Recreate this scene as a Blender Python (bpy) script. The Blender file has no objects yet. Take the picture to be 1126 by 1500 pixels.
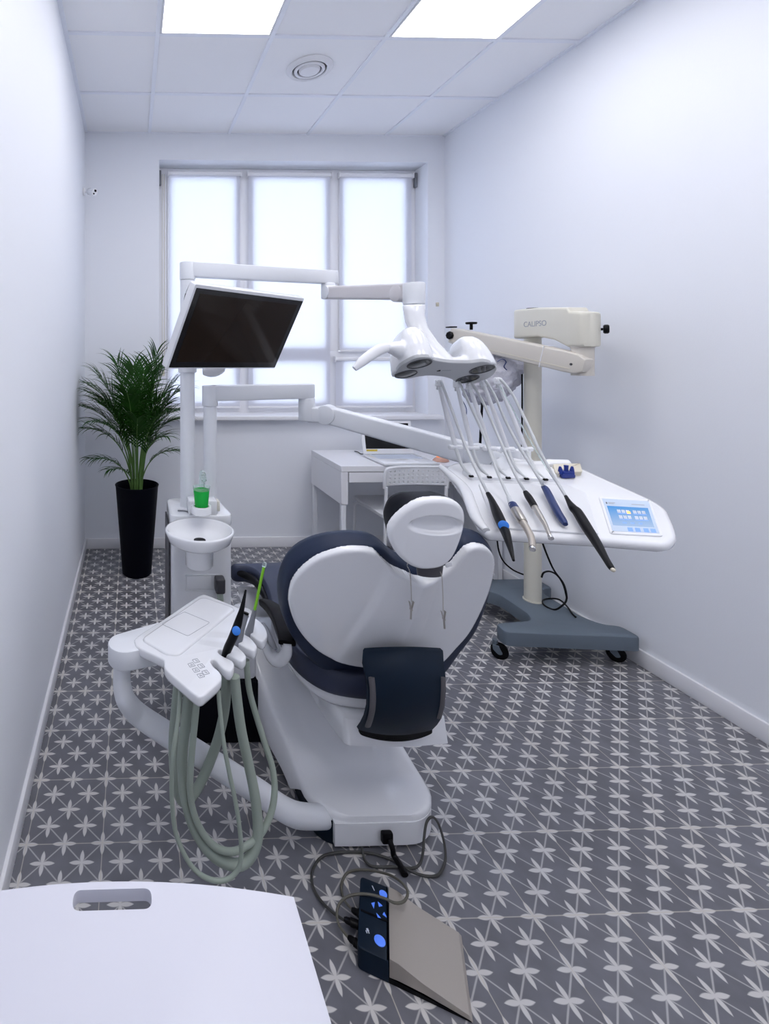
import bpy, bmesh, math, random
from mathutils import Vector as V, Matrix
random.seed(7)
PI = math.pi
scene = bpy.context.scene
col = scene.collection
# ------------------------------------------------------------------ camera model
F, CX, CY, TH, EYE = 737.3, 212.4, 516.5, .0266, 1.471
CT, ST = math.cos(TH), math.sin(TH)
def ray(px, py):
    a = (px-CX)/F
    return V((a*CT+ST, CT-a*ST, (CY-py)/F))
CAM = V((0, 0, EYE))
def P(px, py, Y):                       # the point seen at a pixel, at depth Y
    r = ray(px, py); return CAM + r*(Y/r.y)
def PZ(px, py, z):                      # the point seen at a pixel, on a level at height z
    r = ray(px, py); return CAM + r*((z-EYE)/r.z)
def PP(px, py, q, n):                   # on a plane
    r = ray(px, py); return CAM + r*((q-CAM).dot(n)/r.dot(n))

# ------------------------------------------------------------------ materials
def mat(name, color, rough=.5, metal=0., spec=.5, coat=0., emit=None, es=0., alpha=None, trans=0., bump=0., bscale=200., ior=1.45, vary=0.):
    m = bpy.data.materials.new(name); m.use_nodes = True
    nt = m.node_tree; b = nt.nodes['Principled BSDF']
    c = tuple(color)+(1,) if len(color) == 3 else color
    b.inputs['Base Color'].default_value = c
    b.inputs['Roughness'].default_value = rough
    b.inputs['Metallic'].default_value = metal
    b.inputs['Specular IOR Level'].default_value = spec
    b.inputs['Coat Weight'].default_value = coat
    b.inputs['Coat Roughness'].default_value = .08
    b.inputs['Transmission Weight'].default_value = trans
    b.inputs['IOR'].default_value = ior
    if emit: b.inputs['Emission Color'].default_value = tuple(emit)+(1,); b.inputs['Emission Strength'].default_value = es
    if alpha is not None: b.inputs['Alpha'].default_value = alpha
    tc = nt.nodes.new('ShaderNodeTexCoord')
    nz = nt.nodes.new('ShaderNodeTexNoise'); nz.inputs['Scale'].default_value = bscale; nz.inputs['Detail'].default_value = 4
    nt.links.new(tc.outputs['Object'], nz.inputs['Vector'])
    if bump:
        bp = nt.nodes.new('ShaderNodeBump'); bp.inputs['Strength'].default_value = bump; bp.inputs['Distance'].default_value = .002
        nt.links.new(nz.outputs['Fac'], bp.inputs['Height']); nt.links.new(bp.outputs['Normal'], b.inputs['Normal'])
    if vary:
        mx = nt.nodes.new('ShaderNodeMix'); mx.data_type = 'RGBA'
        mx.inputs['A'].default_value = tuple(x*(1-vary) for x in c[:3])+(1,); mx.inputs['B'].default_value = tuple(min(1, x*(1+vary)) for x in c[:3])+(1,)
        nt.links.new(nz.outputs['Fac'], mx.inputs['Factor']); nt.links.new(mx.outputs['Result'], b.inputs['Base Color'])
    return m
M = {}
M['wall'] = mat('wall_paint', (.80, .82, .87), .75, bump=.12, bscale=180)
M['ceil'] = mat('ceiling_tile', (.90, .90, .92), .9, bump=.25, bscale=350)
M['grid'] = mat('ceiling_grid', (.84, .86, .92), .5)
M['trim'] = mat('white_trim', (.80, .80, .83), .35)
M['plastic'] = mat('white_gloss_plastic', (.80, .81, .84), .16, coat=.5)
M['satin'] = mat('white_satin_plastic', (.76, .77, .80), .35)
M['pole'] = mat('white_powder_coat', (.74, .76, .80), .30)
M['armgrey'] = mat('arm_warm_white', (.62, .60, .62), .4)
M['panelgrey'] = mat('lamp_face_grey', (.45, .46, .48), .35)
M['navy'] = mat('navy_leather', (.014, .024, .056), .45, spec=.3, bump=.35, bscale=500, vary=.1)
M['navy2'] = mat('slate_leather', (.030, .038, .075), .42, bump=.35, bscale=500)
M['darkpad'] = mat('dark_blue_rubber', (.004, .012, .026), .5, spec=.22, bump=.2, bscale=600)
M['black'] = mat('black_plastic', (.003, .003, .0045), .42, spec=.18)
M['blackmat'] = mat('black_satin', (.003, .0035, .007), .55, spec=.12)
M['arm_pad'] = mat('black_armrest', (.003, .0025, .003), .5, spec=.12)
M['grey'] = mat('grey_plastic', (.20, .21, .24), .45)
M['dgrey'] = mat('dark_grey_plastic', (.055, .055, .065), .4)
M['mgrey'] = mat('mid_grey_plastic', (.10, .095, .105), .45)
M['stone'] = mat('cart_grey_blue', (.115, .145, .18), .5, bump=.3, bscale=400)
M['cream'] = mat('cream_enamel', (.66, .64, .56), .35)
M['cream2'] = mat('cream_enamel_warm', (.62, .585, .53), .4)
M['steel'] = mat('brushed_steel', (.52, .49, .45), .33, metal=1., bump=.1, bscale=300)
M['steel2'] = mat('warm_steel_plate', (.50, .455, .405), .42, metal=.75, bump=.15, bscale=500)
M['chrome'] = mat('polished_metal', (.75, .75, .76), .15, metal=1.)
M['hose'] = mat('sage_hose', (.30, .35, .30), .45)
M['hosew'] = mat('pale_hose', (.58, .60, .62), .4)
M['cable'] = mat('dark_cable', (.05, .05, .048), .45)
M['cable2'] = mat('olive_cable', (.11, .105, .085), .4)
M['blue'] = mat('blue_button', (.03, .20, .70), .35)
M['bluek'] = mat('blue_key', (.07, .16, .62), .4, emit=(.08, .2, .8), es=.35)
M['bluep'] = mat('blue_plastic', (.01, .03, .22), .35)
M['navyp'] = mat('navy_plastic', (.012, .03, .13), .4)
M['green'] = mat('green_cup', (.03, .62, .10), .12, trans=.35, emit=None, ior=1.2)
M['green2'] = mat('green_tube', (.22, .55, .03), .3)
M['clear'] = mat('clear_plastic', (.85, .95, .92), .08, trans=.85, ior=1.2)
M['pot'] = mat('black_pot', (.0016, .002, .006), .55, spec=.10)
M['soil'] = mat('soil', (.03, .02, .015), .95, bump=1, bscale=80)
M['leaf'] = mat('palm_leaf', (.012, .060, .005), .40, vary=.6, bscale=9, spec=.3)
M['stem'] = mat('palm_stem', (.10, .20, .05), .5, vary=.3, bscale=20)
M['desk'] = mat('white_laminate', (.78, .78, .81), .35)
M['table'] = mat('table_white', (.66, .665, .74), .5)
M['screen'] = mat('brown_reflection_screen', (.014, .0075, .004), .09, spec=.22)  # brown base colour stands in for a reflection on the dark monitor glass
M['bezel'] = mat('black_bezel', (.002, .002, .004), .12)
M['lapscreen'] = mat('laptop_display', (.0015, .002, .004), .2)
M['lens'] = mat('dark_lens', (.012, .014, .018), .10, spec=.45)
M['beige'] = mat('beige_pad', (.62, .58, .48), .7)
M['red'] = mat('salmon_mouse', (.62, .36, .28), .4)
M['orange'] = mat('orange_light', (.9, .2, .05), .4, emit=(1, .25, .05), es=1.0)
M['text'] = mat('grey_print', (.30, .32, .36), .5)
M['texthi'] = mat('dark_print', (.06, .07, .10), .5)
M['whitep'] = mat('white_print', (.55, .6, .7), .5)
M['yellow'] = mat('yellow_sticker', (.6, .45, .05), .5)

def led_mat(s):
    m = mat('led_diffuser', (.9, .9, .9), .5, emit=(1, .985, 1.0), es=s); return m
M['led'] = led_mat(5.6)

def floor_mat():
    m = bpy.data.materials.new('star_pattern_floor_tile'); m.use_nodes = True
    nt = m.node_tree; N = nt.nodes; L = nt.links; b = N['Principled BSDF']
    def node(op, a=None, c=None, d=None, clamp=False):
        n = N.new('ShaderNodeMath'); n.operation = op; n.use_clamp = clamp
        for i, x in enumerate((a, c, d)):
            if x is None: continue
            if isinstance(x, (int, float)): n.inputs[i].default_value = x
            else: L.new(x, n.inputs[i])
        return n.outputs[0]
    tc = N.new('ShaderNodeTexCoord'); sp = N.new('ShaderNodeSeparateXYZ'); L.new(tc.outputs['Object'], sp.inputs[0])
    T = .2271; hp = T/4
    u = node('DIVIDE', node('ADD', sp.outputs[0], .0873), hp)      # star pitch: half units, staggered
    v = node('DIVIDE', node('SUBTRACT', sp.outputs[1], 1.5133), hp)
    # rotated lattice: stars where (u+v)/2 and (u-v)/2 are integers
    a = node('MULTIPLY', node('ADD', u, v), .5); c = node('MULTIPLY', node('SUBTRACT', u, v), .5)
    ra = node('ROUND', a); rc = node('ROUND', c)
    fa = node('SUBTRACT', a, ra); fc = node('SUBTRACT', c, rc)
    du = node('ADD', fa, fc); dv = node('SUBTRACT', fa, fc)        # offset to the nearest star, in half units
    adu = node('ABSOLUTE', du); adv = node('ABSOLUTE', dv)
    def petal(al, ac):                                             # leaf shape: width grows then tapers
        t = node('DIVIDE', al, .66, clamp=True)
        w = node('MULTIPLY', node('POWER', node('SINE', node('MULTIPLY', node('ADD', node('MULTIPLY', t, .86), .14), PI)), .8), .125)
        return node('MULTIPLY', node('SUBTRACT', w, ac), 25., clamp=True), t
    p1, t1 = petal(adu, adv); p2, t2 = petal(adv, adu)
    dl = node('MINIMUM', node('ABSOLUTE', fa), node('ABSOLUTE', fc))
    ln = node('MULTIPLY', node('SUBTRACT', .034, dl), 40., clamp=True)
    # grout lines on tile edges
    gu = node('DIVIDE', u, 4.); gv = node('DIVIDE', v, 4.)
    du2 = node('ABSOLUTE', node('SUBTRACT', gu, node('ROUND', gu))); dv2 = node('ABSOLUTE', node('SUBTRACT', gv, node('ROUND', gv)))
    gr = node('MULTIPLY', node('SUBTRACT', .0085, node('MINIMUM', du2, dv2)), 150., clamp=True)
    star = node('MAXIMUM', node('MAXIMUM', p1, p2), node('MULTIPLY', ln, .62))
    # tile-wise tint and worn cloudy stone look
    nz = N.new('ShaderNodeTexNoise'); nz.inputs['Scale'].default_value = 2.2; nz.inputs['Detail'].default_value = 3; L.new(tc.outputs['Object'], nz.inputs['Vector'])
    nz2 = N.new('ShaderNodeTexNoise'); nz2.inputs['Scale'].default_value = 14; nz2.inputs['Detail'].default_value = 5; L.new(tc.outputs['Object'], nz2.inputs['Vector'])
    wn = N.new('ShaderNodeTexWhiteNoise'); wn.noise_dimensions = '2D'
    cb = N.new('ShaderNodeCombineXYZ'); L.new(node('FLOOR', gu), cb.inputs[0]); L.new(node('FLOOR', gv), cb.inputs[1]); L.new(cb.outputs[0], wn.inputs['Vector'])
    f = node('ADD', node('MULTIPLY', nz2.outputs['Fac'], .75), node('MULTIPLY', wn.outputs['Value'], .25))
    mx = N.new('ShaderNodeMix'); mx.data_type = 'RGBA'
    mx.inputs['A'].default_value = (.094, .094, .106, 1); mx.inputs['B'].default_value = (.205, .208, .240, 1); L.new(f, mx.inputs['Factor'])
    ms = N.new('ShaderNodeMix'); ms.data_type = 'RGBA'
    ms.inputs['A'].default_value = (.57, .58, .61, 1); ms.inputs['B'].default_value = (.64, .60, .55, 1); L.new(nz.outputs['Fac'], ms.inputs['Factor'])
    m1 = N.new('ShaderNodeMix'); m1.data_type = 'RGBA'; L.new(mx.outputs['Result'], m1.inputs['A']); L.new(ms.outputs['Result'], m1.inputs['B']); L.new(star, m1.inputs['Factor'])
    m2 = N.new('ShaderNodeMix'); m2.data_type = 'RGBA'; L.new(m1.outputs['Result'], m2.inputs['A']); m2.inputs['B'].default_value = (.56, .52, .45, 1); L.new(node('MULTIPLY', gr, .75), m2.inputs['Factor'])
    L.new(m2.outputs['Result'], b.inputs['Base Color'])
    b.inputs['Roughness'].default_value = .42
    bp = N.new('ShaderNodeBump'); bp.inputs['Strength'].default_value = .12; bp.inputs['Distance'].default_value = .002
    L.new(nz2.outputs['Fac'], bp.inputs['Height']); L.new(bp.outputs['Normal'], b.inputs['Normal'])
    return m
M['floor'] = floor_mat()

def mixed(name, build):
    m = bpy.data.materials.new(name); m.use_nodes = True; nt = m.node_tree
    nt.nodes.clear(); out = nt.nodes.new('ShaderNodeOutputMaterial'); s = build(nt); nt.links.new(s, out.inputs[0]); return m
def _blind(nt):
    d = nt.nodes.new('ShaderNodeBsdfDiffuse'); d.inputs[0].default_value = (.84, .84, .87, 1)
    t = nt.nodes.new('ShaderNodeBsdfTranslucent'); t.inputs[0].default_value = (.86, .88, .96, 1)
    x = nt.nodes.new('ShaderNodeMixShader'); x.inputs[0].default_value = .5
    tc = nt.nodes.new('ShaderNodeTexCoord'); w = nt.nodes.new('ShaderNodeTexNoise'); w.inputs['Scale'].default_value = 600
    nt.links.new(tc.outputs['Object'], w.inputs['Vector'])
    bp = nt.nodes.new('ShaderNodeBump'); bp.inputs['Strength'].default_value = .1; nt.links.new(w.outputs['Fac'], bp.inputs['Height'])
    nt.links.new(bp.outputs['Normal'], d.inputs['Normal'])
    nt.links.new(d.outputs[0], x.inputs[1]); nt.links.new(t.outputs[0], x.inputs[2]); return x.outputs[0]
M['blind'] = mixed('translucent_blind', _blind)
def _glass(nt):
    t = nt.nodes.new('ShaderNodeBsdfTransparent'); t.inputs[0].default_value = (.95, .98, .98, 1)
    g = nt.nodes.new('ShaderNodeBsdfGlossy'); g.inputs['Roughness'].default_value = .02
    x = nt.nodes.new('ShaderNodeMixShader'); fr = nt.nodes.new('ShaderNodeFresnel'); nt.links.new(fr.outputs[0], x.inputs[0])
    nt.links.new(t.outputs[0], x.inputs[1]); nt.links.new(g.outputs[0], x.inputs[2]); return x.outputs[0]
M['glass'] = mixed('window_glass', _glass)
def _bag(nt):
    t = nt.nodes.new('ShaderNodeBsdfTransparent'); t.inputs[0].default_value = (.9, .9, .95, 1)
    p = nt.nodes.new('ShaderNodeBsdfPrincipled'); p.inputs['Base Color'].default_value = (.62, .62, .70, 1); p.inputs['Roughness'].default_value = .25
    x = nt.nodes.new('ShaderNodeMixShader'); x.inputs[0].default_value = .72
    tc = nt.nodes.new('ShaderNodeTexCoord'); w = nt.nodes.new('ShaderNodeTexNoise'); w.inputs['Scale'].default_value = 14; w.inputs['Detail'].default_value = 5; w.inputs['Distortion'].default_value = 1.5
    nt.links.new(tc.outputs['Object'], w.inputs['Vector'])
    bp = nt.nodes.new('ShaderNodeBump'); bp.inputs['Strength'].default_value = .9; bp.inputs['Distance'].default_value = .02; nt.links.new(w.outputs['Fac'], bp.inputs['Height'])
    nt.links.new(bp.outputs['Normal'], p.inputs['Normal'])
    nt.links.new(t.outputs[0], x.inputs[1]); nt.links.new(p.outputs[0], x.inputs[2]); return x.outputs[0]
M['bag'] = mixed('plastic_bag', _bag)
def _disp(nt):
    tc = nt.nodes.new('ShaderNodeTexCoord'); sp = nt.nodes.new('ShaderNodeSeparateXYZ'); nt.links.new(tc.outputs['Generated'], sp.inputs[0])
    r = nt.nodes.new('ShaderNodeValToRGB'); nt.links.new(sp.outputs[1], r.inputs[0])
    r.color_ramp.elements[0].position = 0; r.color_ramp.elements[0].color = (.50, .66, .95, 1)
    r.color_ramp.elements[1].position = 1; r.color_ramp.elements[1].color = (.10, .38, .88, 1)
    e = nt.nodes.new('ShaderNodeEmission'); e.inputs[1].default_value = .55; nt.links.new(r.outputs[0], e.inputs[0]); return e.outputs[0]
M['disp'] = mixed('lit_blue_display', _disp)
M['dispw'] = mat('lit_pale_display', (.28, .34, .42), .35, emit=(.62, .72, .95), es=.26)
M['dispk'] = mat('lit_key_blue', (.1, .2, .6), .3, emit=(.14, .25, .75), es=.6)
M['dispo'] = mat('lit_orange_icon', (.8, .4, .1), .3, emit=(.9, .45, .15), es=.7)

# ------------------------------------------------------------------ mesh helpers
def orient(bm):
    bmesh.ops.recalc_face_normals(bm, faces=bm.faces)
def sharp(bm, ang=38):
    a = math.radians(ang)
    for f in bm.faces: f.smooth = True
    for e in bm.edges:
        e.smooth = not (len(e.link_faces) != 2 or e.calc_face_angle(0) > a)
def wloc(o):
    l = V((0, 0, 0))
    while o: l = l + o.location; o = o.parent
    return l
def tag(o, label=None, cat=None, group=None, kind=None):
    if label: o['label'] = label
    if cat: o['category'] = cat
    if group: o['group'] = group
    if kind: o['kind'] = kind
    return o
def ob(name, bm, m, parent=None, label=None, ang=38, subsurf=0, local=False, sm=True, at=None):
    """link a bmesh given in world coordinates as one mesh object"""
    orient(bm)
    if sm: sharp(bm, ang)
    if parent is not None:
        if not local: bmesh.ops.translate(bm, vec=-wloc(parent), verts=bm.verts)
    elif not local:
        vs = [v.co for v in bm.verts]
        c = at or V(((min(v.x for v in vs)+max(v.x for v in vs))/2, (min(v.y for v in vs)+max(v.y for v in vs))/2, min(v.z for v in vs)))
        bmesh.ops.translate(bm, vec=-c, verts=bm.verts)
    me = bpy.data.meshes.new(name); bm.to_mesh(me); bm.free()
    me.materials.append(m if not isinstance(m, str) else M[m])
    o = bpy.data.objects.new(name, me); col.objects.link(o)
    if parent is not None: o.parent = parent
    elif not local: o.location = c
    if subsurf:
        md = o.modifiers.new('s', 'SUBSURF'); md.levels = subsurf; md.render_levels = subsurf
    if label: o['label'] = label
    return o
def thing(name, loc, label, cat, group=None):
    o = bpy.data.objects.new(name, None); col.objects.link(o); o.location = V(loc); o.empty_display_size = .05
    return tag(o, label, cat, group)
def struct(name, bm, m, parent=None, **k):
    o = ob(name, bm, m, parent, **k)
    if parent is None: o['kind'] = 'structure'
    return o
def B(): return bmesh.new()
def join(bm, other):
    me = bpy.data.meshes.new('t'); other.to_mesh(me); other.free(); bm.from_mesh(me); bpy.data.meshes.remove(me); return bm
def box(bm, x0, x1, y0, y1, z0, z1, bev=0, seg=2, mtx=None):
    t = B(); bmesh.ops.create_cube(t, size=1)
    for v in t.verts:
        v.co = V((x0+(v.co.x+.5)*(x1-x0), y0+(v.co.y+.5)*(y1-y0), z0+(v.co.z+.5)*(z1-z0)))
    if bev: bmesh.ops.bevel(t, geom=t.edges[:], offset=bev, segments=seg, affect='EDGES', profile=.5)
    if mtx: t.transform(mtx)
    return join(bm, t)
def frame(axis, up=None):
    w = V(axis).normalized()
    u = V(up) if up is not None else (V((0, 0, 1)) if abs(w.z) < .95 else V((1, 0, 0)))
    a = u.cross(w).normalized(); b = w.cross(a).normalized()
    return a, b, w
def loft(bm, rings, cap=True, close=True):
    vs = [[bm.verts.new(p) for p in r] for r in rings]
    n = len(rings[0])
    for i in range(len(vs)-1):
        for j in range(n if close else n-1):
            k = (j+1) % n
            try: bm.faces.new((vs[i][j], vs[i][k], vs[i+1][k], vs[i+1][j]))
            except ValueError: pass
    if cap:
        for r in (vs[0], vs[-1]):
            try: bm.faces.new(r)
            except ValueError: pass
    return bm
def circ(c, a, b, ra, rb=None, n=20, ph=0):
    rb = ra if rb is None else rb
    return [c+a*(ra*math.cos(2*PI*i/n+ph))+b*(rb*math.sin(2*PI*i/n+ph)) for i in range(n)]
def cyl(bm, p0, p1, r0, r1=None, n=24, bev=0):
    p0, p1 = V(p0), V(p1); r1 = r0 if r1 is None else r1
    a, b, w = frame(p1-p0); L = (p1-p0).length
    st = [(0, r0), (L, r1)] if not bev else [(0, r0-bev), (bev*.3, r0-bev*.3), (bev, r0), (L-bev, r1), (L-bev*.3, r1-bev*.3), (L, r1-bev)]
    return loft(bm, [circ(p0+w*t, a, b, r, n=n) for t, r in st])
def cr(pts, n=8, closed=False):
    """Catmull-Rom through points"""
    out = []; m = len(pts); rng = range(m if closed else m-1)
    for i in rng:
        if closed: p0, p1, p2, p3 = pts[(i-1) % m], pts[i], pts[(i+1) % m], pts[(i+2) % m]
        else: p0, p1, p2, p3 = pts[max(i-1, 0)], pts[i], pts[i+1], pts[min(i+2, m-1)]
        for k in range(n):
            t = k/n
            out.append(.5*((2*p1)+(p2-p0)*t+(2*p0-5*p1+4*p2-p3)*t*t+(3*p1-p0-3*p2+p3)*t**3))
    if not closed: out.append(pts[-1].copy())
    return out
def tube(bm, pts, r, n=12, sm=8, flat=1., up=None):
    pts = [V(p) for p in pts]; rs = r if isinstance(r, (list, tuple)) else [r]*len(pts)
    if sm:
        q = cr([V((p.x, p.y, p.z, rr)) for p, rr in zip(pts, rs)], sm) if False else None
        P3 = cr(pts, sm); R1 = [x.x for x in cr([V((rr, 0, 0)) for rr in rs], sm)]
    else: P3, R1 = pts, rs
    rings = []; a = None
    for i, p in enumerate(P3):
        t = (P3[min(i+1, len(P3)-1)]-P3[max(i-1, 0)]).normalized()
        if up is not None: a = V(up).cross(t).normalized()
        elif a is None: a = frame(t)[0]
        else: a = (a-t*a.dot(t)).normalized()
        b = t.cross(a).normalized()
        rings.append(circ(p, a, b, R1[i], R1[i]*flat, n=n))
    return loft(bm, rings)
def lathe(bm, prof, c=V((0, 0, 0)), n=32, axis=V((0, 0, 1)), cap=True):
    a, b, w = frame(axis)
    rings = [circ(V(c)+w*z, a, b, max(r, 1e-4), n=n) for r, z in prof]
    if prof[0][0] > .002 and prof[-1][0] > .002 and cap: rings.append(list(rings[0]))   # a closed ring section
    loft(bm, rings, cap and prof[0][0] <= .002 and prof[-1][0] <= .002)
    if cap and not (prof[0][0] <= .002 and prof[-1][0] <= .002) and (prof[0][0] <= .002 or prof[-1][0] <= .002): pass
    bmesh.ops.remove_doubles(bm, verts=bm.verts, dist=1e-6)
    return bm
def rounded(pts, r, n=5):
    """round the corners of a 2D/3D polygon"""
    out = []; m = len(pts)
    for i in range(m):
        p, a, b = pts[i], pts[i-1], pts[(i+1) % m]
        rr = r[i] if isinstance(r, (list, tuple)) else r
        da, db = (a-p), (b-p); d = min(rr, da.length*.48, db.length*.48)
        if d < 1e-5: out.append(p.copy()); continue
        s, e = p+da.normalized()*d, p+db.normalized()*d
        for k in range(n+1):
            t = k/n; out.append(s*(1-t)**2+p*2*t*(1-t)+e*t*t)
    return out
def offset(pts, N, d):
    """inset a closed planar outline by d"""
    m = len(pts); area = V((0, 0, 0))
    for i in range(m): area += pts[i].cross(pts[(i+1) % m])
    sgn = 1 if area.dot(N) > 0 else -1
    out = []
    for i in range(m):
        e1 = (pts[i]-pts[i-1]); e2 = (pts[(i+1) % m]-pts[i])
        if e1.length < 1e-9: e1 = e2
        if e2.length < 1e-9: e2 = e1
        n1 = N.cross(e1).normalized()*sgn; n2 = N.cross(e2).normalized()*sgn
        b = (n1+n2)
        b = b.normalized() if b.length > 1e-6 else n1
        out.append(pts[i]+b*d/max(.55, b.dot(n1)))
    return out
def layered(bm, pts, N, layers):
    """solid from a closed outline: layers = (inset, height along N)"""
    N = V(N).normalized()
    return loft(bm, [[p+N*h for p in (offset(pts, N, i) if abs(i) > 1e-9 else pts)] for i, h in layers])
def slab(bm, pts, N, t, bev=.004):
    """rounded-edge slab: outline is the top, body goes down by t"""
    b = bev
    return layered(bm, pts, N, [(b, 0), (b*.3, -b*.3), (0, -b), (0, -t+b), (b*.3, -t+b*.3), (b, -t)])
def resample(pts, n):
    m = len(pts); L = [0]
    for i in range(m): L.append(L[-1]+(pts[(i+1) % m]-pts[i]).length)
    out = []; j = 0
    for k in range(n):
        s = L[-1]*k/n
        while L[j+1] < s: j += 1
        t = (s-L[j])/max(1e-9, L[j+1]-L[j]); out.append(pts[j].lerp(pts[(j+1) % m], t))
    return out
def bake(o):
    """apply modifiers"""
    dg = bpy.context.evaluated_depsgraph_get(); dg.update()
    me = bpy.data.meshes.new_from_object(o.evaluated_get(dg)); o.modifiers.clear(); old = o.data; o.data = me; bpy.data.meshes.remove(old)
    b = B(); b.from_mesh(me); sharp(b, 45); b.to_mesh(me); b.free(); return o
def boolean(o, cutbm, op='DIFFERENCE'):
    orient(cutbm); me = bpy.data.meshes.new('cut'); cutbm.to_mesh(me); cutbm.free()
    c = bpy.data.objects.new('cut', me); col.objects.link(c)
    c.location = -wloc(o)*0
    md = o.modifiers.new('b', 'BOOLEAN'); md.object = c; md.operation = op; md.solver = 'EXACT'
    bake(o); bpy.data.objects.remove(c); bpy.data.meshes.remove(me); return o
def text(body, size, org, X, N, m, parent, name='lettering', ext=.0004, label=None):
    cu = bpy.data.curves.new('t', 'FONT'); cu.body = body; cu.size = size; cu.extrude = ext; cu.align_x = 'LEFT'; cu.align_y = 'BOTTOM_BASELINE'
    t = bpy.data.objects.new('t', cu); col.objects.link(t); dg = bpy.context.evaluated_depsgraph_get(); dg.update()
    me = bpy.data.meshes.new_from_object(t.evaluated_get(dg)); bpy.data.objects.remove(t); bpy.data.curves.remove(cu)
    X = V(X).normalized(); N = V(N).normalized(); Yv = N.cross(X).normalized()
    mt = Matrix(((X.x, Yv.x, N.x, org[0]), (X.y, Yv.y, N.y, org[1]), (X.z, Yv.z, N.z, org[2]), (0, 0, 0, 1)))
    b = B(); b.from_mesh(me); bpy.data.meshes.remove(me); b.transform(mt)
    return ob(name, b, m, parent, sm=False, label=label)

# ================================================================== ROOM
XL, XR, YB, YF, ZC = -.350, 2.395, 3.789, -1.5, 3.124
b = B(); box(b, XL-.1, XR+.1, YF-.1, YB+.3, -.1, 0)
o = struct('floor', b, 'floor', sm=False); 
# keep object coordinates equal to world coordinates for the tile pattern
o.data.transform(Matrix.Translation(o.location)); o.location = (0, 0, 0)
b = B(); box(b, XL-.3, XL, YF-.1, YB+.4, -.1, ZC+.2); struct('wall_left', b, 'wall', sm=False)
b = B(); box(b, XR, XR+.3, YF-.1, YB+.4, -.1, ZC+.2); struct('wall_right', b, 'wall', sm=False)
b = B(); box(b, XL, XR, YF-.3, YF, -.1, ZC+.2); struct('wall_front', b, 'wall', sm=False)
WX0, WX1, WZ0, WZ1 = .208, 2.262, .985, 2.925
b = B()
box(b, XL, WX0, YB, YB+.32, -.1, ZC+.2); box(b, WX1, XR, YB, YB+.32, -.1, ZC+.2)
box(b, WX0, WX1, YB, YB+.32, -.1, WZ0); box(b, WX0, WX1, YB, YB+.32, WZ1, ZC+.2)
struct('wall_back', b, 'wall', sm=False)
# ceiling: tiles sit 6 mm above the face of the T-grid
b = B(); box(b, XL, XR, YF, YB, ZC+.006, ZC+.03); struct('ceiling', b, 'ceil', sm=False)
GX = [.1347+.6*i for i in range(4)]; GY = [2.615+.6*j for j in range(-7, 2)]
b = B()
for x in GX: box(b, x-.012, x+.012, YF, YB, ZC-.002, ZC+.012, .001, 1)
for y in GY: box(b, XL, XR, y-.012, y+.012, ZC-.0015, ZC+.0125, .001, 1)
for (x0, x1, y0, y1) in ((XL, XL+.022, YF, YB), (XR-.022, XR, YF, YB), (XL, XR, YB-.006, YB), (XL, XR, YF, YF+.022)):
    box(b, x0, x1, y0, y1, ZC-.001, ZC+.012)
struct('trim_1', b, 'grid', sm=False)
def panel(ix, jy, label, group):
    x0, x1 = GX[ix], GX[ix+1]; y0 = 2.615+.6*jy; y1 = y0+.6; c = V(((x0+x1)/2, (y0+y1)/2, ZC-.004))
    t = thing('led_ceiling_panel', c, label, 'ceiling light', group)
    b = B(); o_ = .286; i_ = .277
    pts = [V((c.x+sx*o_, c.y+sy*o_, ZC)) for sx, sy in ((-1, -1), (1, -1), (1, 1), (-1, 1))]
    for k in range(4):
        a, d = pts[k], pts[(k+1) % 4]; ai = c+(a-c)*(i_/o_); di = c+(d-c)*(i_/o_)
        loft(b, [[a.xy.to_3d()+V((0, 0, ZC-.004)), d.xy.to_3d()+V((0, 0, ZC-.004)), di.xy.to_3d()+V((0, 0, ZC-.004)), ai.xy.to_3d()+V((0, 0, ZC-.004))],
                 [a.xy.to_3d()+V((0, 0, ZC+.006)), d.xy.to_3d()+V((0, 0, ZC+.006)), di.xy.to_3d()+V((0, 0, ZC+.006)), ai.xy.to_3d()+V((0, 0, ZC+.006))]])
    ob('panel_frame', b, 'trim', t, sm=False)
    b = B(); box(b, c.x-i_, c.x+i_, c.y-i_, c.y+i_, ZC-.002, ZC+.004); ob('diffuser', b, 'led', t, sm=False)
panel(0, -1, 'square white light panel in the ceiling nearer the left wall', 'lit square panels in the tiled ceiling')
panel(2, -1, 'square white light panel in the ceiling nearer the right wall', 'lit square panels in the tiled ceiling')
for ix in (0, 2):  # extra panels out of view, added to light the room
    for jy in (-3, -5):
        panel(ix, jy, 'added square white light panel in the ceiling out of view, put in to light the room', 'added light panels out of view')
# air vent
t = thing('air_vent', P(453, 105, 2.9).xy.to_3d()+V((0, 0, ZC-.03)), 'round white air vent set in a ceiling tile', 'air vent')
vc = V((t.location.x, t.location.y, 0))
b = B(); lathe(b, [(.095, ZC+.006), (.128, ZC+.006), (.130, ZC-.002), (.122, ZC-.012), (.106, ZC-.018), (.098, ZC-.014), (.095, ZC)], vc, 48); ob('rim', b, 'trim', t)
b = B(); lathe(b, [(.001, ZC+.004), (.097, ZC+.004), (.097, ZC+.001), (.001, ZC+.001)], vc, 40); ob('throat', b, 'dgrey', t, label='dark gap inside the vent')
b = B(); lathe(b, [(.069, ZC-.004), (.084, ZC-.004), (.087, ZC-.012), (.080, ZC-.020), (.069, ZC-.016)], vc, 40); ob('ring', b, 'trim', t)
b = B(); lathe(b, [(.001, ZC-.002), (.058, ZC-.002), (.060, ZC-.012), (.052, ZC-.022), (.030, ZC-.026), (.001, ZC-.027)], vc, 40); ob('disc', b, 'trim', t)
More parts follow.
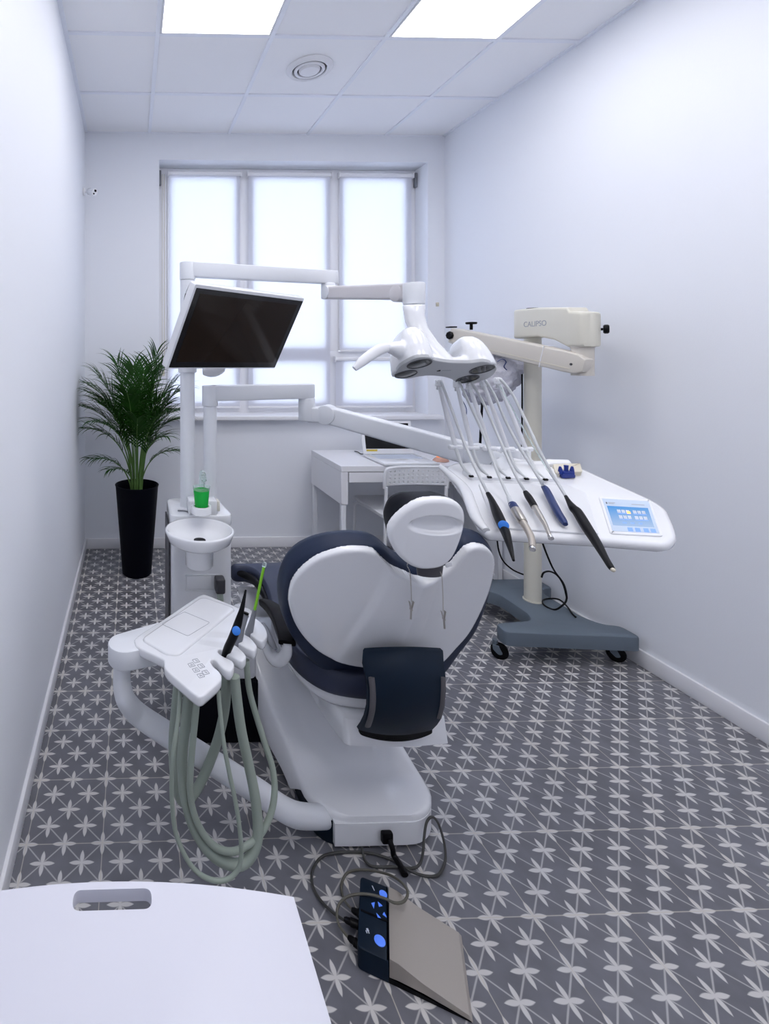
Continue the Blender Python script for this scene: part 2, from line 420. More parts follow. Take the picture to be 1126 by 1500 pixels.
# baseboards
def baseb(name, x0, x1, y0, y1):
    b = B(); box(b, x0, x1, y0, y1, 0, .078, .004, 2); struct(name, b, 'trim')
baseb('baseboard_left', XL, XL+.014, YF, YB); baseb('baseboard_right', XR-.014, XR, YF, YB)
baseb('baseboard_back', XL+.014, XR-.014, YB-.014, YB); baseb('baseboard_front', XL+.014, XR-.014, YF, YF+.014)
# ---- window
YW = 3.955
def bar(b, x0, x1, z0, z1, y0=YW, y1=YW+.07):
    d = .0015 if (x1-x0) > (z1-z0) else 0
    box(b, x0+d, x1-d, y0+d, y1+d, z0+d, z1-d, .004, 2)
win = thing('window_1', (1.235, YW, WZ0), 'white framed three-part window behind pale roller blinds', 'window'); win['kind'] = 'structure'
del win['category']
b = B()
wx0, wx1, wz0, wz1 = WX0+.002, WX1-.002, WZ0+.012, WZ1-.002
xm = [.885, 1.597]
bar(b, wx0, wx0+.07, wz0, wz1); bar(b, wx1-.07, wx1, wz0, wz1); bar(b, wx0, wx1, wz1-.06, wz1); bar(b, wx0, wx1, wz0, wz0+.06)
for x in xm: bar(b, x-.045, x+.045, wz0, wz1)
ob('window_frame', b, 'trim', win)
b = B(); TRZ = 1.455
bar(b, wx0+.05, wx1-.05, TRZ-.03, TRZ+.03, YW-.004, YW+.066)
ob('transom', b, 'trim', win)
secs = [(wx0+.07, xm[0]-.045), (xm[0]+.045, xm[1]-.045), (xm[1]+.045, wx1-.07)]
for (a, c) in secs:
    for (z0, z1) in ((wz0+.06, TRZ-.03), (TRZ+.03, wz1-.06)):
        b = B(); s = .028
        bar(b, a, a+s, z0, z1, YW-.012, YW+.05); bar(b, c-s, c, z0, z1, YW-.012, YW+.05); bar(b, a, c, z0, z0+s, YW-.012, YW+.05); bar(b, a, c, z1-s, z1, YW-.012, YW+.05)
        sa = ob('sash', b, 'trim', win)
        b = B(); box(b, a+s, c-s, YW+.02, YW+.026, z0+s, z1-s); ob('pane', b, 'glass', sa, sm=False)
b = B(); box(b, 1.55, 1.575, YW-.05, YW-.012, 2.0, 2.02, .003); box(b, 1.553, 1.572, YW-.055, YW-.035, 1.9, 2.02, .006); ob('window_handle', b, 'trim', win)
b = B(); box(b, WX0-.02, XR-.05, YB-.07, YB+.001, .965, 1.0, .008, 3); box(b, WX0+.001, WX1-.001, YB-.01, YW+.06, .9865, .9995, .002, 1); ob('window_sill', b, 'trim', win)
for x in (WX0+.014, WX1-.012):
    b = B(); box(b, x-.009, x+.009, YW-.035, YW-.005, 2.78, 2.895, .004); ob('hinge_cover', b, 'grey', win, label='grey metal hinge cap')
def blind(x0, x1, z0, z1, label):
    t = thing('roller_blind', ((x0+x1)/2, YW-.03, z0), label, 'blind', 'pale roller blinds over the window')
    b = B(); box(b, x0+.004, x1-.004, YW-.0315, YW-.0305, z0+.01, z1-.02); ob('fabric', b, 'blind', t, sm=False)
    b = B(); cyl(b, (x0, YW-.036, z1-.018), (x1, YW-.036, z1-.018), .016, n=20); ob('roller', b, 'trim', t)
    b = B(); box(b, x0+.004, x1-.004, YW-.037, YW-.026, z0, z0+.016, .004); ob('bottom_bar', b, 'trim', t)
    for x in (x0-.004, x1+.004):
        b = B(); box(b, x-.005, x+.005, YW-.055, YW-.012, z1-.042, z1+.002, .003); ob('bracket', b, 'trim', t)
def wx(px): return P(px, 400, YW-.03).x
blind(wx(247), wx(352), 1.035, 2.888, 'tall roller blind on the left of the window, left of the lamp pole arm')
blind(wx(363), wx(484), 1.035, 2.888, 'tall roller blind in the middle of the window, the widest one')
blind(wx(497), wx(603), 1.478, 2.888, 'roller blind on the right of the window, above the crossbar')
blind(wx(491), wx(605), 1.035, 1.438, 'short roller blind on the right of the window, below the crossbar')
b = B(); tube(b, [(WX0+.03, YW-.04, 2.86), (WX0+.029, YW-.04, 1.9), (WX0+.03, YW-.04, 1.32)], .0025, 6, 2)
tube(b, [(WX0+.045, YW-.04, 2.86), (WX0+.046, YW-.04, 1.9), (WX0+.045, YW-.04, 1.32)], .0025, 6, 2); box(b, WX0+.024, WX0+.05, YW-.046, YW-.034, 1.29, 1.33, .004)
tag(ob('blind_cord', b, 'beige'), 'thin beaded pull cord hanging at the left edge of the window', 'cord')
# little hook beside the window
q = P(640, 446, YB); b = B(); box(b, q.x-.010, q.x+.010, YB-.012, YB, q.z-.016, q.z+.016, .003); box(b, q.x-.006, q.x+.006, YB-.017, YB-.011, q.z+.002, q.z+.010, .001); box(b, q.x-.006, q.x+.006, YB-.017, YB-.011, q.z-.011, q.z-.003, .001)
tag(ob('wall_bracket', b, 'beige'), 'tiny beige two-pin bracket on the wall right of the window', 'bracket')
# security camera on the left wall
c0 = V((XL, 3.62, P(133, 281, 3.62).z))
t = thing('security_camera', c0, 'small white security camera mounted high on the left wall', 'camera')
b = B(); cyl(b, c0, c0+V((.016, 0, 0)), .028, n=24, bev=.004); cyl(b, c0+V((.014, 0, 0)), c0+V((.042, -.008, .002)), .009, n=12); ob('mount', b, 'trim', t)
d = V((.62, -.72, -.28)).normalized(); s = c0+V((.042, .006, .004))
b = B(); lathe(b, [(.001, -.006), (.018, -.004), (.024, .004), (.025, .045), (.027, .07), (.025, .074), (.001, .074)], s, 24, d); ob('body', b, 'plastic', t)
a_, b_, w_ = frame(d)
b = B()
for (u, v_, r) in ((.004, .010, .0085), (-.006, -.012, .006)): cyl(b, s+w_*.072+a_*u+b_*v_, s+w_*.077+a_*u+b_*v_, r, n=16)
ob('lens', b, 'black', t)

# ================================================================== PLANT
pc = PZ(201, 836, 0); pc = V((.035, 3.36, 0))
t = thing('potted_palm', pc, 'tall green palm in a tapered black pot in the back left corner', 'plant')
b = B(); lathe(b, [(.001, .0), (.088, 0), (.097, .008), (.142, .58), (.146, .592), (.140, .594), (.134, .585), (.130, .52), (.001, .52)], pc, 48); ob('pot', b, 'pot', t)
b = B(); lathe(b, [(.001, .525), (.06, .532), (.131, .522), (.128, .50), (.001, .50)], pc, 32); ob('soil', b, 'soil', t)
stems = B(); leaves = B()
def leaflet(b, p, d, L, w, up, sag):
    """one folded, drooping blade"""
    d = d.normalized(); s = d.cross(up).normalized(); n = s.cross(d).normalized()
    q = p; last = None; K = 6
    for k in range(K+1):
        f = k/K; ww = w*max(.04, math.sin(PI*min(1, (.10+.90*f))**.62)) if k < K else .0004
        a, m_, c = b.verts.new(q-s*ww+n*ww*.4), b.verts.new(q), b.verts.new(q+s*ww+n*ww*.4)
        if last:
            b.faces.new((last[0], last[1], m_, a)); b.faces.new((last[1], last[2], c, m_))
        last = (a, m_, c)
        d = (d+V((0, 0, -sag*(f+.2)))).normalized(); q = q+d*(L/K); n = s.cross(d).normalized()
def wallclamp(v):
    v.x = max(XL+.012, v.x); v.y = min(YB-.03, v.y); return v
def frond(az, top, reach, arch, bare, nl, LL, curl=.0):
    """stem rises from the pot, leans out and bends over; blades in two rows"""
    r0 = random.uniform(.008, .036)
    h = V((math.cos(az), math.sin(az), 0)); side = V((-h.y, h.x, 0))
    p0 = pc+h*r0+V((0, 0, .52))
    pts = []
    for k in range(15):
        f = k/14
        r = reach*(.22*f+.78*f**2.4)
        z = top*(f**.9*(1+arch)-arch*f**3.2)
        pts.append(wallclamp(p0+h*r+side*curl*f*f+V((0, 0, z))))
    tube(stems, pts, [.0062-.005*k/14 for k in range(15)], 6, 2)
    C = cr(pts, 8); n = len(C)
    for i in range(nl):
        g = (i+.5)/nl; f = bare+(1-bare)*g; j = min(n-2, int(f*(n-1))); q = C[j]; d = (C[j+1]-q).normalized()
        up = side.cross(d).normalized()
        if up.z < 0: up = -up
        L = LL*(.40+.75*math.sin(PI*(.15+.75*g)))*random.uniform(.85, 1.1)
        for sg in (-1, 1):
            ld = d*(.9+.7*g)+side*sg*(1.0-.3*g)+up*random.uniform(.15, .5)+V((random.uniform(-.08, .08), random.uniform(-.08, .08), random.uniform(-.08, .08)))
            leaflet(leaves, q+side*sg*.002, ld, L*1.06, .0060*random.uniform(.8, 1.2), up, .20+random.uniform(0, .16))
FR = [  # azimuth, height, reach, arch, bare, leaflets, leaflet length
 (2, 1.04, .25, .0, .64, 16, .20), (40, .96, .14, .0, .60, 16, .21), (150, .88, .16, .05, .58, 16, .21), (-20, .88, .17, .05, .58, 16, .20), (-90, .84, .08, .05, .58, 16, .20), (95, .86, .06, .05, .56, 16, .20),
 (172, .80, .24, .10, .54, 17, .21), (178, .74, .32, .18, .50, 18, .21), (200, .70, .34, .22, .48, 18, .21), (-5, .76, .24, .12, .52, 18, .20), (14, .70, .28, .2, .50, 18, .20), (-40, .68, .24, .2, .50, 17, .20),
 (-115, .70, .20, .15, .50, 18, .21), (-145, .64, .28, .2, .46, 18, .21), (186, .60, .34, .28, .46, 18, .20), (208, .52, .34, .32, .45, 17, .19), (-60, .58, .25, .25, .46, 17, .19), (-15, .58, .28, .28, .46, 17, .19), (5, .50, .28, .34, .48, 16, .18),
 (-165, .46, .34, .38, .44, 16, .18), (100, .66, .12, .1, .52, 15, .19), (-80, .66, .16, .1, .5, 16, .19), (160, .62, .20, .15, .48, 16, .20), (25, .60, .20, .15, .50, 16, .19), (-100, .54, .20, .2, .48, 15, .18),
 (196, .27, .30, .45, .50, 12, .13), (-12, .30, .25, .45, .50, 12, .13), (212, .20, .22, .5, .5, 9, .11), (-35, .42, .24, .35, .5, 14, .16)]
for i, fr in enumerate(FR):
    az, H, re, ar, ba, nl, LL = fr
    frond(math.radians(az+random.uniform(-6, 6)), H, re, ar, ba, nl, LL, curl=random.uniform(-.05, .05))
for v in leaves.verts: v.co = wallclamp(v.co)
ob('stems', stems, 'stem', t)
me = leaves
for f in me.faces: f.smooth = True
ob('foliage', leaves, 'leaf', t, sm=False)

# ================================================================== DESK, LAPTOP, MOUSE, CHAIR
DX0, DX1, DY0, DY1, DZ = 1.328, 2.378, 3.158, 3.69, .75
t = thing('desk', ((DX0+DX1)/2, (DY0+DY1)/2, 0), 'white desk with one drawer under the window', 'desk')
b = B(); box(b, DX0, DX1, DY0, DY1, DZ-.036, DZ, .002, 1); ob('desktop', b, 'desk', t)
for x0 in (DX0, DX1-.045):
    b = B(); box(b, x0, x0+.045, DY0+.001, DY1, .505, DZ-.037, .002, 1); ob('side_panel', b, 'desk', t)
b = B(); box(b, DX0+.052, DX1-.052, DY0+.002, DY0+.020, DZ-.105, DZ-.040, .002, 1); dr = ob('drawer', b, 'desk', t)
b = B(); box(b, DX0+.052, DX1-.052, DY0+.02, DY1-.1, DZ-.10, DZ-.095); box(b, DX0+.056, DX0+.066, DY0+.02, DY1-.1, DZ-.10, DZ-.045); box(b, DX1-.066, DX1-.056, DY0+.02, DY1-.1, DZ-.10, DZ-.045); ob('drawer_tray', b, 'desk', dr)
for x0 in (DX0+.004, DX1-.034):
    b = B(); box(b, x0, x0+.03, DY0+.004, DY0+.034, 0, .505, .003, 1); ob('leg', b, 'pole', t)
    b = B(); box(b, x0, x0+.03, DY1-.036, DY1-.006, 0, .505, .003, 1); ob('leg', b, 'pole', t)
    b = B(); box(b, x0, x0+.03, DY0+.034, DY1-.036, 0.0, .026, .003, 1); ob('foot_rail', b, 'pole', t)
b = B(); box(b, DX0+.045, DX1-.045, DY1-.02, DY1-.005, .56, DZ-.037); ob('back_panel', b, 'desk', t)
# laptop
ly0 = PZ(553, 679, DZ+.018).y; la = PZ(532, 665, DZ+.02); lx0 = la.x; lyb = la.y; lx1 = PZ(608, 665, DZ+.02).x
t = thing('laptop', ((lx0+lx1)/2, (ly0+lyb)/2, DZ), 'open white laptop with a black display on the desk', 'laptop')
b = B(); box(b, lx0, lx1, ly0, lyb, DZ+.003, DZ+.020, .004, 2); ob('base', b, 'plastic', t)
b = B()
for r in range(5):
    for k in range(14):
        x = lx0+.03+k*(lx1-lx0-.06)/14; y = ly0+(lyb-ly0)*(.45+.095*r); box(b, x, x+.019, y, y+.019*(lyb-ly0)/.24, DZ+.0195, DZ+.0215)
ob('keyboard', b, 'whitep', t, sm=False, label='pale grey keys')
b = B(); box(b, lx0+.14, lx0+.24, ly0+.02, ly0+.09, DZ+.0195, DZ+.0207); ob('touchpad', b, 'satin', t, sm=False)
zt = P(528, 617, lyb+.04).z
tl = Matrix.Translation(V((0, lyb, DZ+.02))) @ Matrix.Rotation(math.radians(-12), 4, 'X')
hh = (zt-DZ-.02)/math.cos(math.radians(12))
b = B(); box(b, lx0, lx1, 0, .012, 0, hh, .004, 2, tl); lid = ob('lid', b, 'plastic', t)
b = B(); box(b, lx0+.022, lx1-.022, -.0012, .001, .035, hh-.016, 0, 1, tl); ob('display', b, 'lapscreen', lid, sm=False, label='black display')
b = B(); box(b, lx0+.024, lx0+.10, -.002, 0, .018, .030, 0, 1, tl); ob('sticker', b, 'yellow', lid, sm=False, label='small yellow and black sticker')
# cables on desk
b = B(); z = DZ+.004
tube(b, [PZ(519, 661, z), PZ(524, 662, z), PZ(529, 665, z), PZ(536, 664, z+.004)], .003, 8, 6); tag(ob('laptop_cable', b, 'black'), 'short black cable behind the left corner of the laptop', 'cable')
# mouse
mc = PZ(645, 674, DZ+.01)
b = B(); 
rings = []
for k in range(9):
    f = k/8; r = math.sin(PI*(.04+.92*f))**.6
    rings.append([V((mc.x+(f-.5)*.105, mc.y+.032*r*math.cos(a), DZ+.002+max(0, .034*r*math.sin(a))**1.0)) for a in [2*PI*i/16 for i in range(16)]])
loft(b, rings); t = thing('computer_mouse', (mc.x, mc.y, DZ), 'salmon coloured computer mouse with an orange light on the desk', 'mouse')
ob('body', b, 'red', t)
b = B(); box(b, mc.x-.022, mc.x+.012, mc.y-.012, mc.y+.012, DZ+.026, DZ+.040, .005); ob('light', b, 'orange', t, label='glowing orange top')
# folding chair facing the desk
t = thing('folding_chair', (1.72, 3.2, 0), 'white folding chair with a perforated back tucked at the desk', 'chair')
YC = 3.05; q0 = P(565, 700, YC); q1 = P(654, 700, YC); x0, x1 = q0.x, q1.x; zt = P(600, 686, YC).z; zb = P(600, 711, YC).z
b = B(); W = x1-x0; Hh = zt-zb
g = [[None]*41 for _ in range(13)]
t_ = B(); nx, nz = 25, 9
def bk(u, v_):
    bow = .025*math.sin(PI*u); return V((x0+W*u, YC+bow+(.5-v_)*.012, zb+Hh*v_))
vs = {}
for i in range(nx+1):
    for j in range(nz+1): vs[i, j] = t_.verts.new(bk(i/nx, j/nz))
for i in range(nx):
    for j in range(nz):
        edge = i < 1 or i >= nx-1 or j < 1 or j >= nz-1
        if not edge and i % 2 == 1 and j % 2 == 1: continue          # the perforations
        t_.faces.new((vs[i, j], vs[i+1, j], vs[i+1, j+1], vs[i, j+1]))
join(b, t_)
o = ob('backrest', b, 'satin', t, sm=False); md = o.modifiers.new('s', 'SOLIDIFY'); md.thickness = .008
b = B(); tube(b, [bk(0, 0)+V((-.006, 0, -.02)), bk(0, .6)+V((-.006, 0, 0)), bk(.06, 1.02), bk(.5, 1.04), bk(.94, 1.02), bk(1, .6)+V((.006, 0, 0)), bk(1, 0)+V((.006, 0, -.02))], .009, 10, 6); ob('back_frame', b, 'satin', t)
for x in (x0+.002, x1-.002):
    b = B(); tube(b, [(x, YC, zb-.01), (x, YC+.01, .40), (x, YC+.02, .01)], .010, 10, 4); ob('leg', b, 'satin', t)
for x in (x0+.035, x1-.035):
    b = B(); tube(b, [(x, YC+.06, .43), (x, YC+.35, .42), (x, YC+.49, .40), (x, YC+.51, .30), (x, YC+.53, .01)], .009, 10, 4); ob('leg', b, 'satin', t)
b = B()
pts = rounded([V((x0+.015, YC+.08, .45)), V((x1-.015, YC+.08, .45)), V((x1-.02, YC+.52, .45)), V((x0+.02, YC+.52, .45))], .05, 6)
slab(b, pts, V((0, 0, 1)), .016, .004); ob('seat', b, 'satin', t)

# ================================================================== MOBILE STAND (grey-blue base, cream column, arm)
t = thing('mobile_arm_stand', (2.10, 2.62, 0), 'cream column stand with a swing arm on a grey wheeled base', 'stand')
SC = P(780, 880, 2.63).xy.to_3d()                       # column axis
ZB0, ZB1 = .085, .150
def zt_(px, py): return PZ(px, py, ZB1)
out = [V((x, y, ZB1)) for x, y in [(1.765, 2.332), (2.366, 2.272), (2.366, 2.375), (2.29, 2.395), (2.255, 2.47), (2.26, 2.70), (2.30, 2.755), (2.366, 2.765), (2.366, 2.885), (1.80, 2.885), (1.80, 2.77), (1.96, 2.755), (2.01, 2.70), (2.005, 2.49), (1.97, 2.435), (1.775, 2.415)]]
pts = rounded(out, .028, 5)
b = B(); layered(b, pts, V((0, 0, 1)), [(.010, 0), (.003, -.003), (0, -.010), (0, ZB0-ZB1), (.006, ZB0-ZB1-.004)]); ob('base', b, 'stone', t)
def caster(x, y, ang=.5):
    b = B(); d = V((math.cos(ang), math.sin(ang), 0)); s = V((-d.y, d.x, 0)); c = V((x, y, .036))
    cyl(b, (x+d.x*.018, y+d.y*.018, .060), (x+d.x*.018, y+d.y*.018, .086), .012, n=12)
    for sg in (-1, 1):
        q = [c+s*sg*.016+d*.028+V((0, 0, .028)), c+s*sg*.016+d*.006+V((0, 0, .030)), c+s*sg*.016-d*.012-V((0, 0, .006)), c+s*sg*.016+d*.006-V((0, 0, .012)), c+s*sg*.016+d*.030+V((0, 0, .012))]
        layered(b, rounded(q, .008, 3), s*sg, [(0, 0), (0, .004)])
    box(b, -.013, .013, -.018, .018, .055, .066, .003, 2, Matrix.Translation(V((x, y, 0))+d*.016) @ Matrix.Rotation(ang, 4, 'Z'))
    o = ob('caster', b, 'stone', t)
    b = B(); 
    for sg in (-1, 1): cyl(b, c+s*(sg*.0135), c+s*(sg*.003), .036, n=28, bev=.003)
    ob('wheel', b, 'black', o, label='black twin wheel'); return o
p = PZ(736, 968, 0); caster(p.x, p.y+.02, 2.6)
p = PZ(908, 972, 0); caster(min(p.x, XR-.07), p.y+.02, 2.7)
caster(1.86, 2.83, 2.2); caster(2.31, 2.83, 2.2)
zc = P(780, 500, 2.63).z
b = B(); cyl(b, SC+V((0, 0, ZB1-.002)), SC+V((0, 0, zc+.03)), .0385, n=36); cyl(b, SC+V((0, 0, ZB1-.002)), SC+V((0, 0, ZB1+.006)), .044, n=36); ob('column', b, 'cream', t)
# upper housing: from above the column forward to the elbow
EY = 2.32; EL = P(853, 520, EY).xy.to_3d(); EL.x = min(EL.x, XR-.075)
dirh = (EL-SC); dirh.z = 0; Lh = dirh.length; dh = dirh.normalized(); sh = V((-dh.y, dh.x, 0))
zt1 = P(757, 453, 2.66).z; zb1 = P(757, 496, 2.66).z; zt2 = P(873, 468, EY).z; zb2 = P(850, 508, EY).z
rings = []
prof = [(-.075, .0, .35), (-.072, 0, .9), (-.045, 0, 1), (.10, -.002, 1), (.20, -.010, 1), (.28, -.018, .98), (Lh-.02, -.036, .97), (Lh+.036, -.045, .93), (Lh+.052, -.048, .75), (Lh+.056, -.05, .3)]
for i, (s, dz, w) in enumerate(prof):
    f = max(0, min(1, (s+.075)/(Lh+.14)))
    top = zt1+dz; arch = math.sin(PI*max(0, min(1, (s-.05)/(Lh-.10))))*.030
    lo = zb1+(zb2-zb1)*max(0, min(1, (s-.04)/(Lh-.08)))+arch*.9
    hw = .052*w
    c = SC+dh*s
    q = [c+sh*hw+V((0, 0, lo)), c-sh*hw+V((0, 0, lo)), c-sh*hw+V((0, 0, top)), c+sh*hw+V((0, 0, top))]
    rings.append(rounded(q, .014, 4))
b = B(); loft(b, rings); hs = ob('housing', b, 'cream', t, ang=50)
b = B(); cyl(b, SC+V((0, 0, zt1-.002)), SC+V((0, 0, zt1+.004)), .028, n=24); ob('cap', b, 'dgrey', t)
X = dh
text('CALIPSO', .040, SC+dh*(.005)-sh*.0522*(1)+V((0, 0, zt1-.098)), X, -sh, 'text', hs, label='grey lettering reading CALIPSO')
b = B(); k = EL+dh*.072+V((0, 0, zt2-.045)); ks = k+(sh*-.0)+V((.0, 0, 0))
kd = (dh*.35+V((.94, -.1, 0))).normalized(); kd = V((.75, -.66, 0))
k0 = V((EL.x, EL.y, zt2-.048))+kd*.05
k0.x = min(k0.x, XR-.05)
cyl(b, k0, k0+kd*.03, .006, n=10); lathe(b, [(.001, .022), (.017, .022), (.021, .027), (.021, .038), (.017, .043), (.001, .043)], k0, 8, kd); ob('knob', b, 'black', t)
# elbow post below housing
ze0 = P(850, 550, EY).z; b = B(); rr = .047
cyl(b, V((EL.x, EL.y, ze0)), V((EL.x, EL.y, zb2+.012)), rr-.004, n=32); cyl(b, V((EL.x, EL.y, zb2-.004)), V((EL.x, EL.y, zb2+.02)), rr, n=32); ob('elbow', b, 'cream2', t)
# swing arm: from elbow back to far end
A0 = P(846, 532, EY-.0); A1 = P(662, 491, 2.98)
A0 = V((EL.x-.03, EL.y-.0, A0.z))
ad = (A1-A0).normalized(); asd = ad.cross(V((0, 0, 1))).normalized(); au = asd.cross(ad).normalized()
rings = []; LA = (A1-A0).length
for s, hh, ww in [(-.055, .008, .018), (-.05, .030, .028), (-.02, .046, .032), (.03, .050, .032), (.2, .050, .032), (LA-.05, .047, .032), (LA-.01, .044, .030), (LA, .03, .022)]:
    c = A0+ad*s; q = [c+au*hh+asd*ww, c+au*hh-asd*ww, c-au*hh-asd*ww, c-au*hh+asd*ww]; rings.append(rounded(q, .008, 3))
b = B(); loft(b, rings); arm = ob('swing_arm', b, 'cream2', t)
b = B(); rings = []
for s in (.0, LA-.02):
    c = A0+ad*s-au*.028; q = [c+au*.002+asd*.034, c+au*.002-asd*.034, c-au*.002-asd*.034, c-au*.002+asd*.034]; rings.append(q)
loft(b, rings); ob('seam', b, 'beige', arm)
b = B(); q = A0+ad*.14; 
rings = []
for s in (-.002, .002):
    c = q+ad*s; rings.append([c+au*.052+asd*.034, c+au*.052-asd*.034, c-au*.054-asd*.034, c-au*.054+asd*.034])
loft(b, rings); ob('cable_tie', b, 'trim', arm)
b = B(); c = A0-au*.005-asd*0
for sg in (-1, 1):
    b = B(); cyl(b, c+asd*sg*.03, c+asd*sg*.034, .006, n=12); ob('screw', b, 'dgrey', arm)
b = B(); e = P(690, 478, 2.86); cyl(b, e-V((0, 0, .02)), e+V((0, 0, .018)), .008, n=12); lathe(b, [(.001, .014), (.026, .012), (.030, .017), (.028, .024), (.001, .026)], e, 20); ob('knob', b, 'black', t)
b = B(); e = P(668, 492, 2.97); kd = V((-1, -.3, .05)).normalized(); cyl(b, e, e+kd*.05, .007, n=10); lathe(b, [(.001, .040), (.018, .040), (.024, .047), (.024, .056), (.018, .062), (.001, .062)], e, 8, kd); ob('knob', b, 'black', t)
b = B(); e = P(666, 502, 2.95); cyl(b, e, e+V((-.02, -.01, -.05)), .012, .007, n=12); ob('lever', b, 'black', t); b = B(); box(b, A1.x-.028, A1.x+.012, A1.y-.03, A1.y+.02, A1.z+.044, A1.z+.052, .002); ob('end_cap', b, 'black', t)
# thing wrapped in a plastic bag hanging from the swing arm
bc = P(721, 556, 2.74); wb = thing('bagged_scanner_head', bc-V((0, 0, .14)), 'device head wrapped in a crumpled clear plastic bag hanging from the cream swing arm', 'medical device')
b = B(); bmesh.ops.create_icosphere(b, subdivisions=5, radius=1)
from mathutils import noise as NZ
for v in b.verts:
    p_ = v.co.copy(); n_ = NZ.fractal(p_*2.1+V((3, 1, 2)), .8, 2.2, 4)*.16+abs(NZ.noise(p_*4.3+V((1, 7, 2))))*.12
    v.co = bc+V((p_.x*.155*(1+n_), p_.y*.10*(1+n_), p_.z*.125*(1+n_)+p_.x*.035+(.02 if p_.x > 0 else 0)*p_.x))
ob('plastic_bag', b, 'bag', wb, ang=80)
b = B(); cyl(b, bc+V((-.02, .0, .02)), bc+V((.05, .01, .13)), .022, n=16); cyl(b, bc+V((-.08, 0, -.04)), bc+V((.02, 0, .04)), .045, n=20, bev=.01); ob('device_body', b, 'cream', wb)
b = B(); e = P(706, 590, 2.70); e2 = P(703, 650, 2.70); cyl(b, e, e2, .0065, n=10); ob('handle_rod', b, 'black', wb)
b = B()
q = [P(728, 530, 2.615), P(735, 526, 2.61), P(741, 530, 2.61), P(738, 537, 2.61), P(742, 542, 2.61)]; tube(b, q, .004, 8, 5, flat=.5); ob('blue_print', b, 'navyp', wb, label='blue printed marks'); b = B()
q = [P(676, 585, 2.60), P(682, 596, 2.60), P(683, 606, 2.6), P(680, 614, 2.6)]; tube(b, q, .003, 8, 5, flat=.5); ob('blue_ribbon', b, 'navyp', wb, label='blue ribbon end')
# cables of the stand
b = B(); Yc = 2.60
tube(b, [P(764.5, 548, 2.66), P(764.5, 600, 2.66), P(764, 655, 2.66), P(764, 700, 2.66)], .004, 8, 4)
tag(ob('column_cable', b, 'black'), 'thin black cable running down the left side of the cream column', 'cable')
b = B()
tube(b, [P(790, 780, 2.52), P(796, 800, 2.50), P(806, 825, 2.50), P(813, 838, 2.50), P(824, 853, 2.5), P(829, 868, 2.5), P(829, 880, 2.5), P(822, 888, 2.5), PZ(812, 893, ZB1+.004), PZ(799, 888, ZB1+.004), PZ(794, 881, ZB1+.004), PZ(802, 877, ZB1+.004), PZ(818, 878, ZB1+.004), PZ(830, 888, ZB1+.005), PZ(838, 899, ZB1+.004), PZ(843, 904, ZB1+.004)], .0042, 8, 6)
tube(b, [P(793, 846, 2.5), P(796, 839, 2.5), P(805, 837, 2.5), P(816, 843, 2.5), P(825, 857, 2.495), P(830, 876, 2.495)], .0042, 8, 6)
tag(ob('looped_cable', b, 'black'), 'black cable looped beside the foot of the cream column', 'cable')
b = B(); tube(b, [P(727, 780, 2.66), P(730, 805, 2.66), P(737, 822, 2.66), P(750, 834, 2.66), P(762, 840, 2.66), P(771, 843, 2.66)], .004, 8, 6)
tag(ob('hanging_cable', b, 'black'), 'thin black cable sagging behind the chair back to the cream column', 'cable')

# ================================================================== SPITTOON UNIT with the two poles' foot
CXL, CXR, CY0, CY1, CZT = .150, .388, 1.93, 2.16, .845
cm = V(((CXL+CXR)/2, (CY0+CY1)/2, 0))
t = thing('spittoon_unit', cm, 'white spittoon column unit with a round rinsing bowl left of the chair', 'dental unit')
b = B(); pts = rounded([V((CXL, CY0, 0)), V((CXR, CY0, 0)), V((CXR, CY1, 0)), V((CXL, CY1, 0))], .035, 6)
loft(b, [[p+V((0, 0, z)) for p in (offset(pts, V((0, 0, 1)), i) if i else pts)] for i, z in [(0, .26), (0, CZT-.04)]]); ob('cabinet', b, 'satin', t)
b = B(); pts2 = rounded([V((CXL-.004, CY0-.006, CZT)), V((CXR+.004, CY0-.006, CZT)), V((CXR-.02, CY1+.004, CZT)), V((CXL+.0, CY1+.004, CZT))], .04, 6)
slab(b, pts2, V((0, 0, 1)), .045, .008); ob('top_cover', b, 'plastic', t)
b = B(); box(b, CXL-.008, CXL-.001, CY0+.02, CY1-.02, .26, CZT-.05, .002); ob('side_strip', b, 'dgrey', t, label='dark grey strip on the left side')
b = B(); box(b, .225, .528, 1.885, 2.30, 0, .232, .008, 2); ob('plinth', b, 'blackmat', t, label='black floor box under the unit')
b = B(); pts = rounded([V((CXL+.01, 1.890, .456)), V((.475, 1.890, .456)), V((.475, 2.0, .456)), V((CXL+.01, 2.0, .456))], .03, 5)
slab(b, pts, V((0, 0, 1)), .222, .012); ob('plinth_cover', b, 'satin', t)
# service hatch and hose rest
p0 = P(272, 842, CY0); p1 = P(320, 864, CY0)
b = B(); o_ = .003
for (xa, xb, za, zb_) in ((p0.x, p1.x, p0.z-.002, p0.z+.002), (p0.x, p1.x, p1.z-.002, p1.z+.002), (p0.x-.002, p0.x+.002, p1.z, p0.z), (p1.x-.002, p1.x+.002, p1.z, p0.z)):
    box(b, xa, xb, CY0-.003, CY0+.001, za, zb_, .0008, 1)
box(b, p0.x+.004, p1.x-.03, CY0-.003, CY0, p1.z+.004, p0.z-.004, .001); ob('hatch', b, 'satin', t)
a, c = P(314, 843, CY0-.01), P(328, 865, CY0-.01)
b = B(); box(b, a.x, c.x, CY0-.045, CY0-.001, c.z, a.z, .008, 3); ob('valve_block', b, 'dgrey', t, label='dark slate block on the front')
b = B(); tube(b, [P(321, 864, CY0-.03), P(323, 880, CY0-.03), P(323, 905, CY0-.03), P(322, 930, CY0-.03), P(318, 960, CY0-.01), P(316, 985, CY0-.012)], .012, 12, 4); ob('drain_hose', b, 'hose', t)
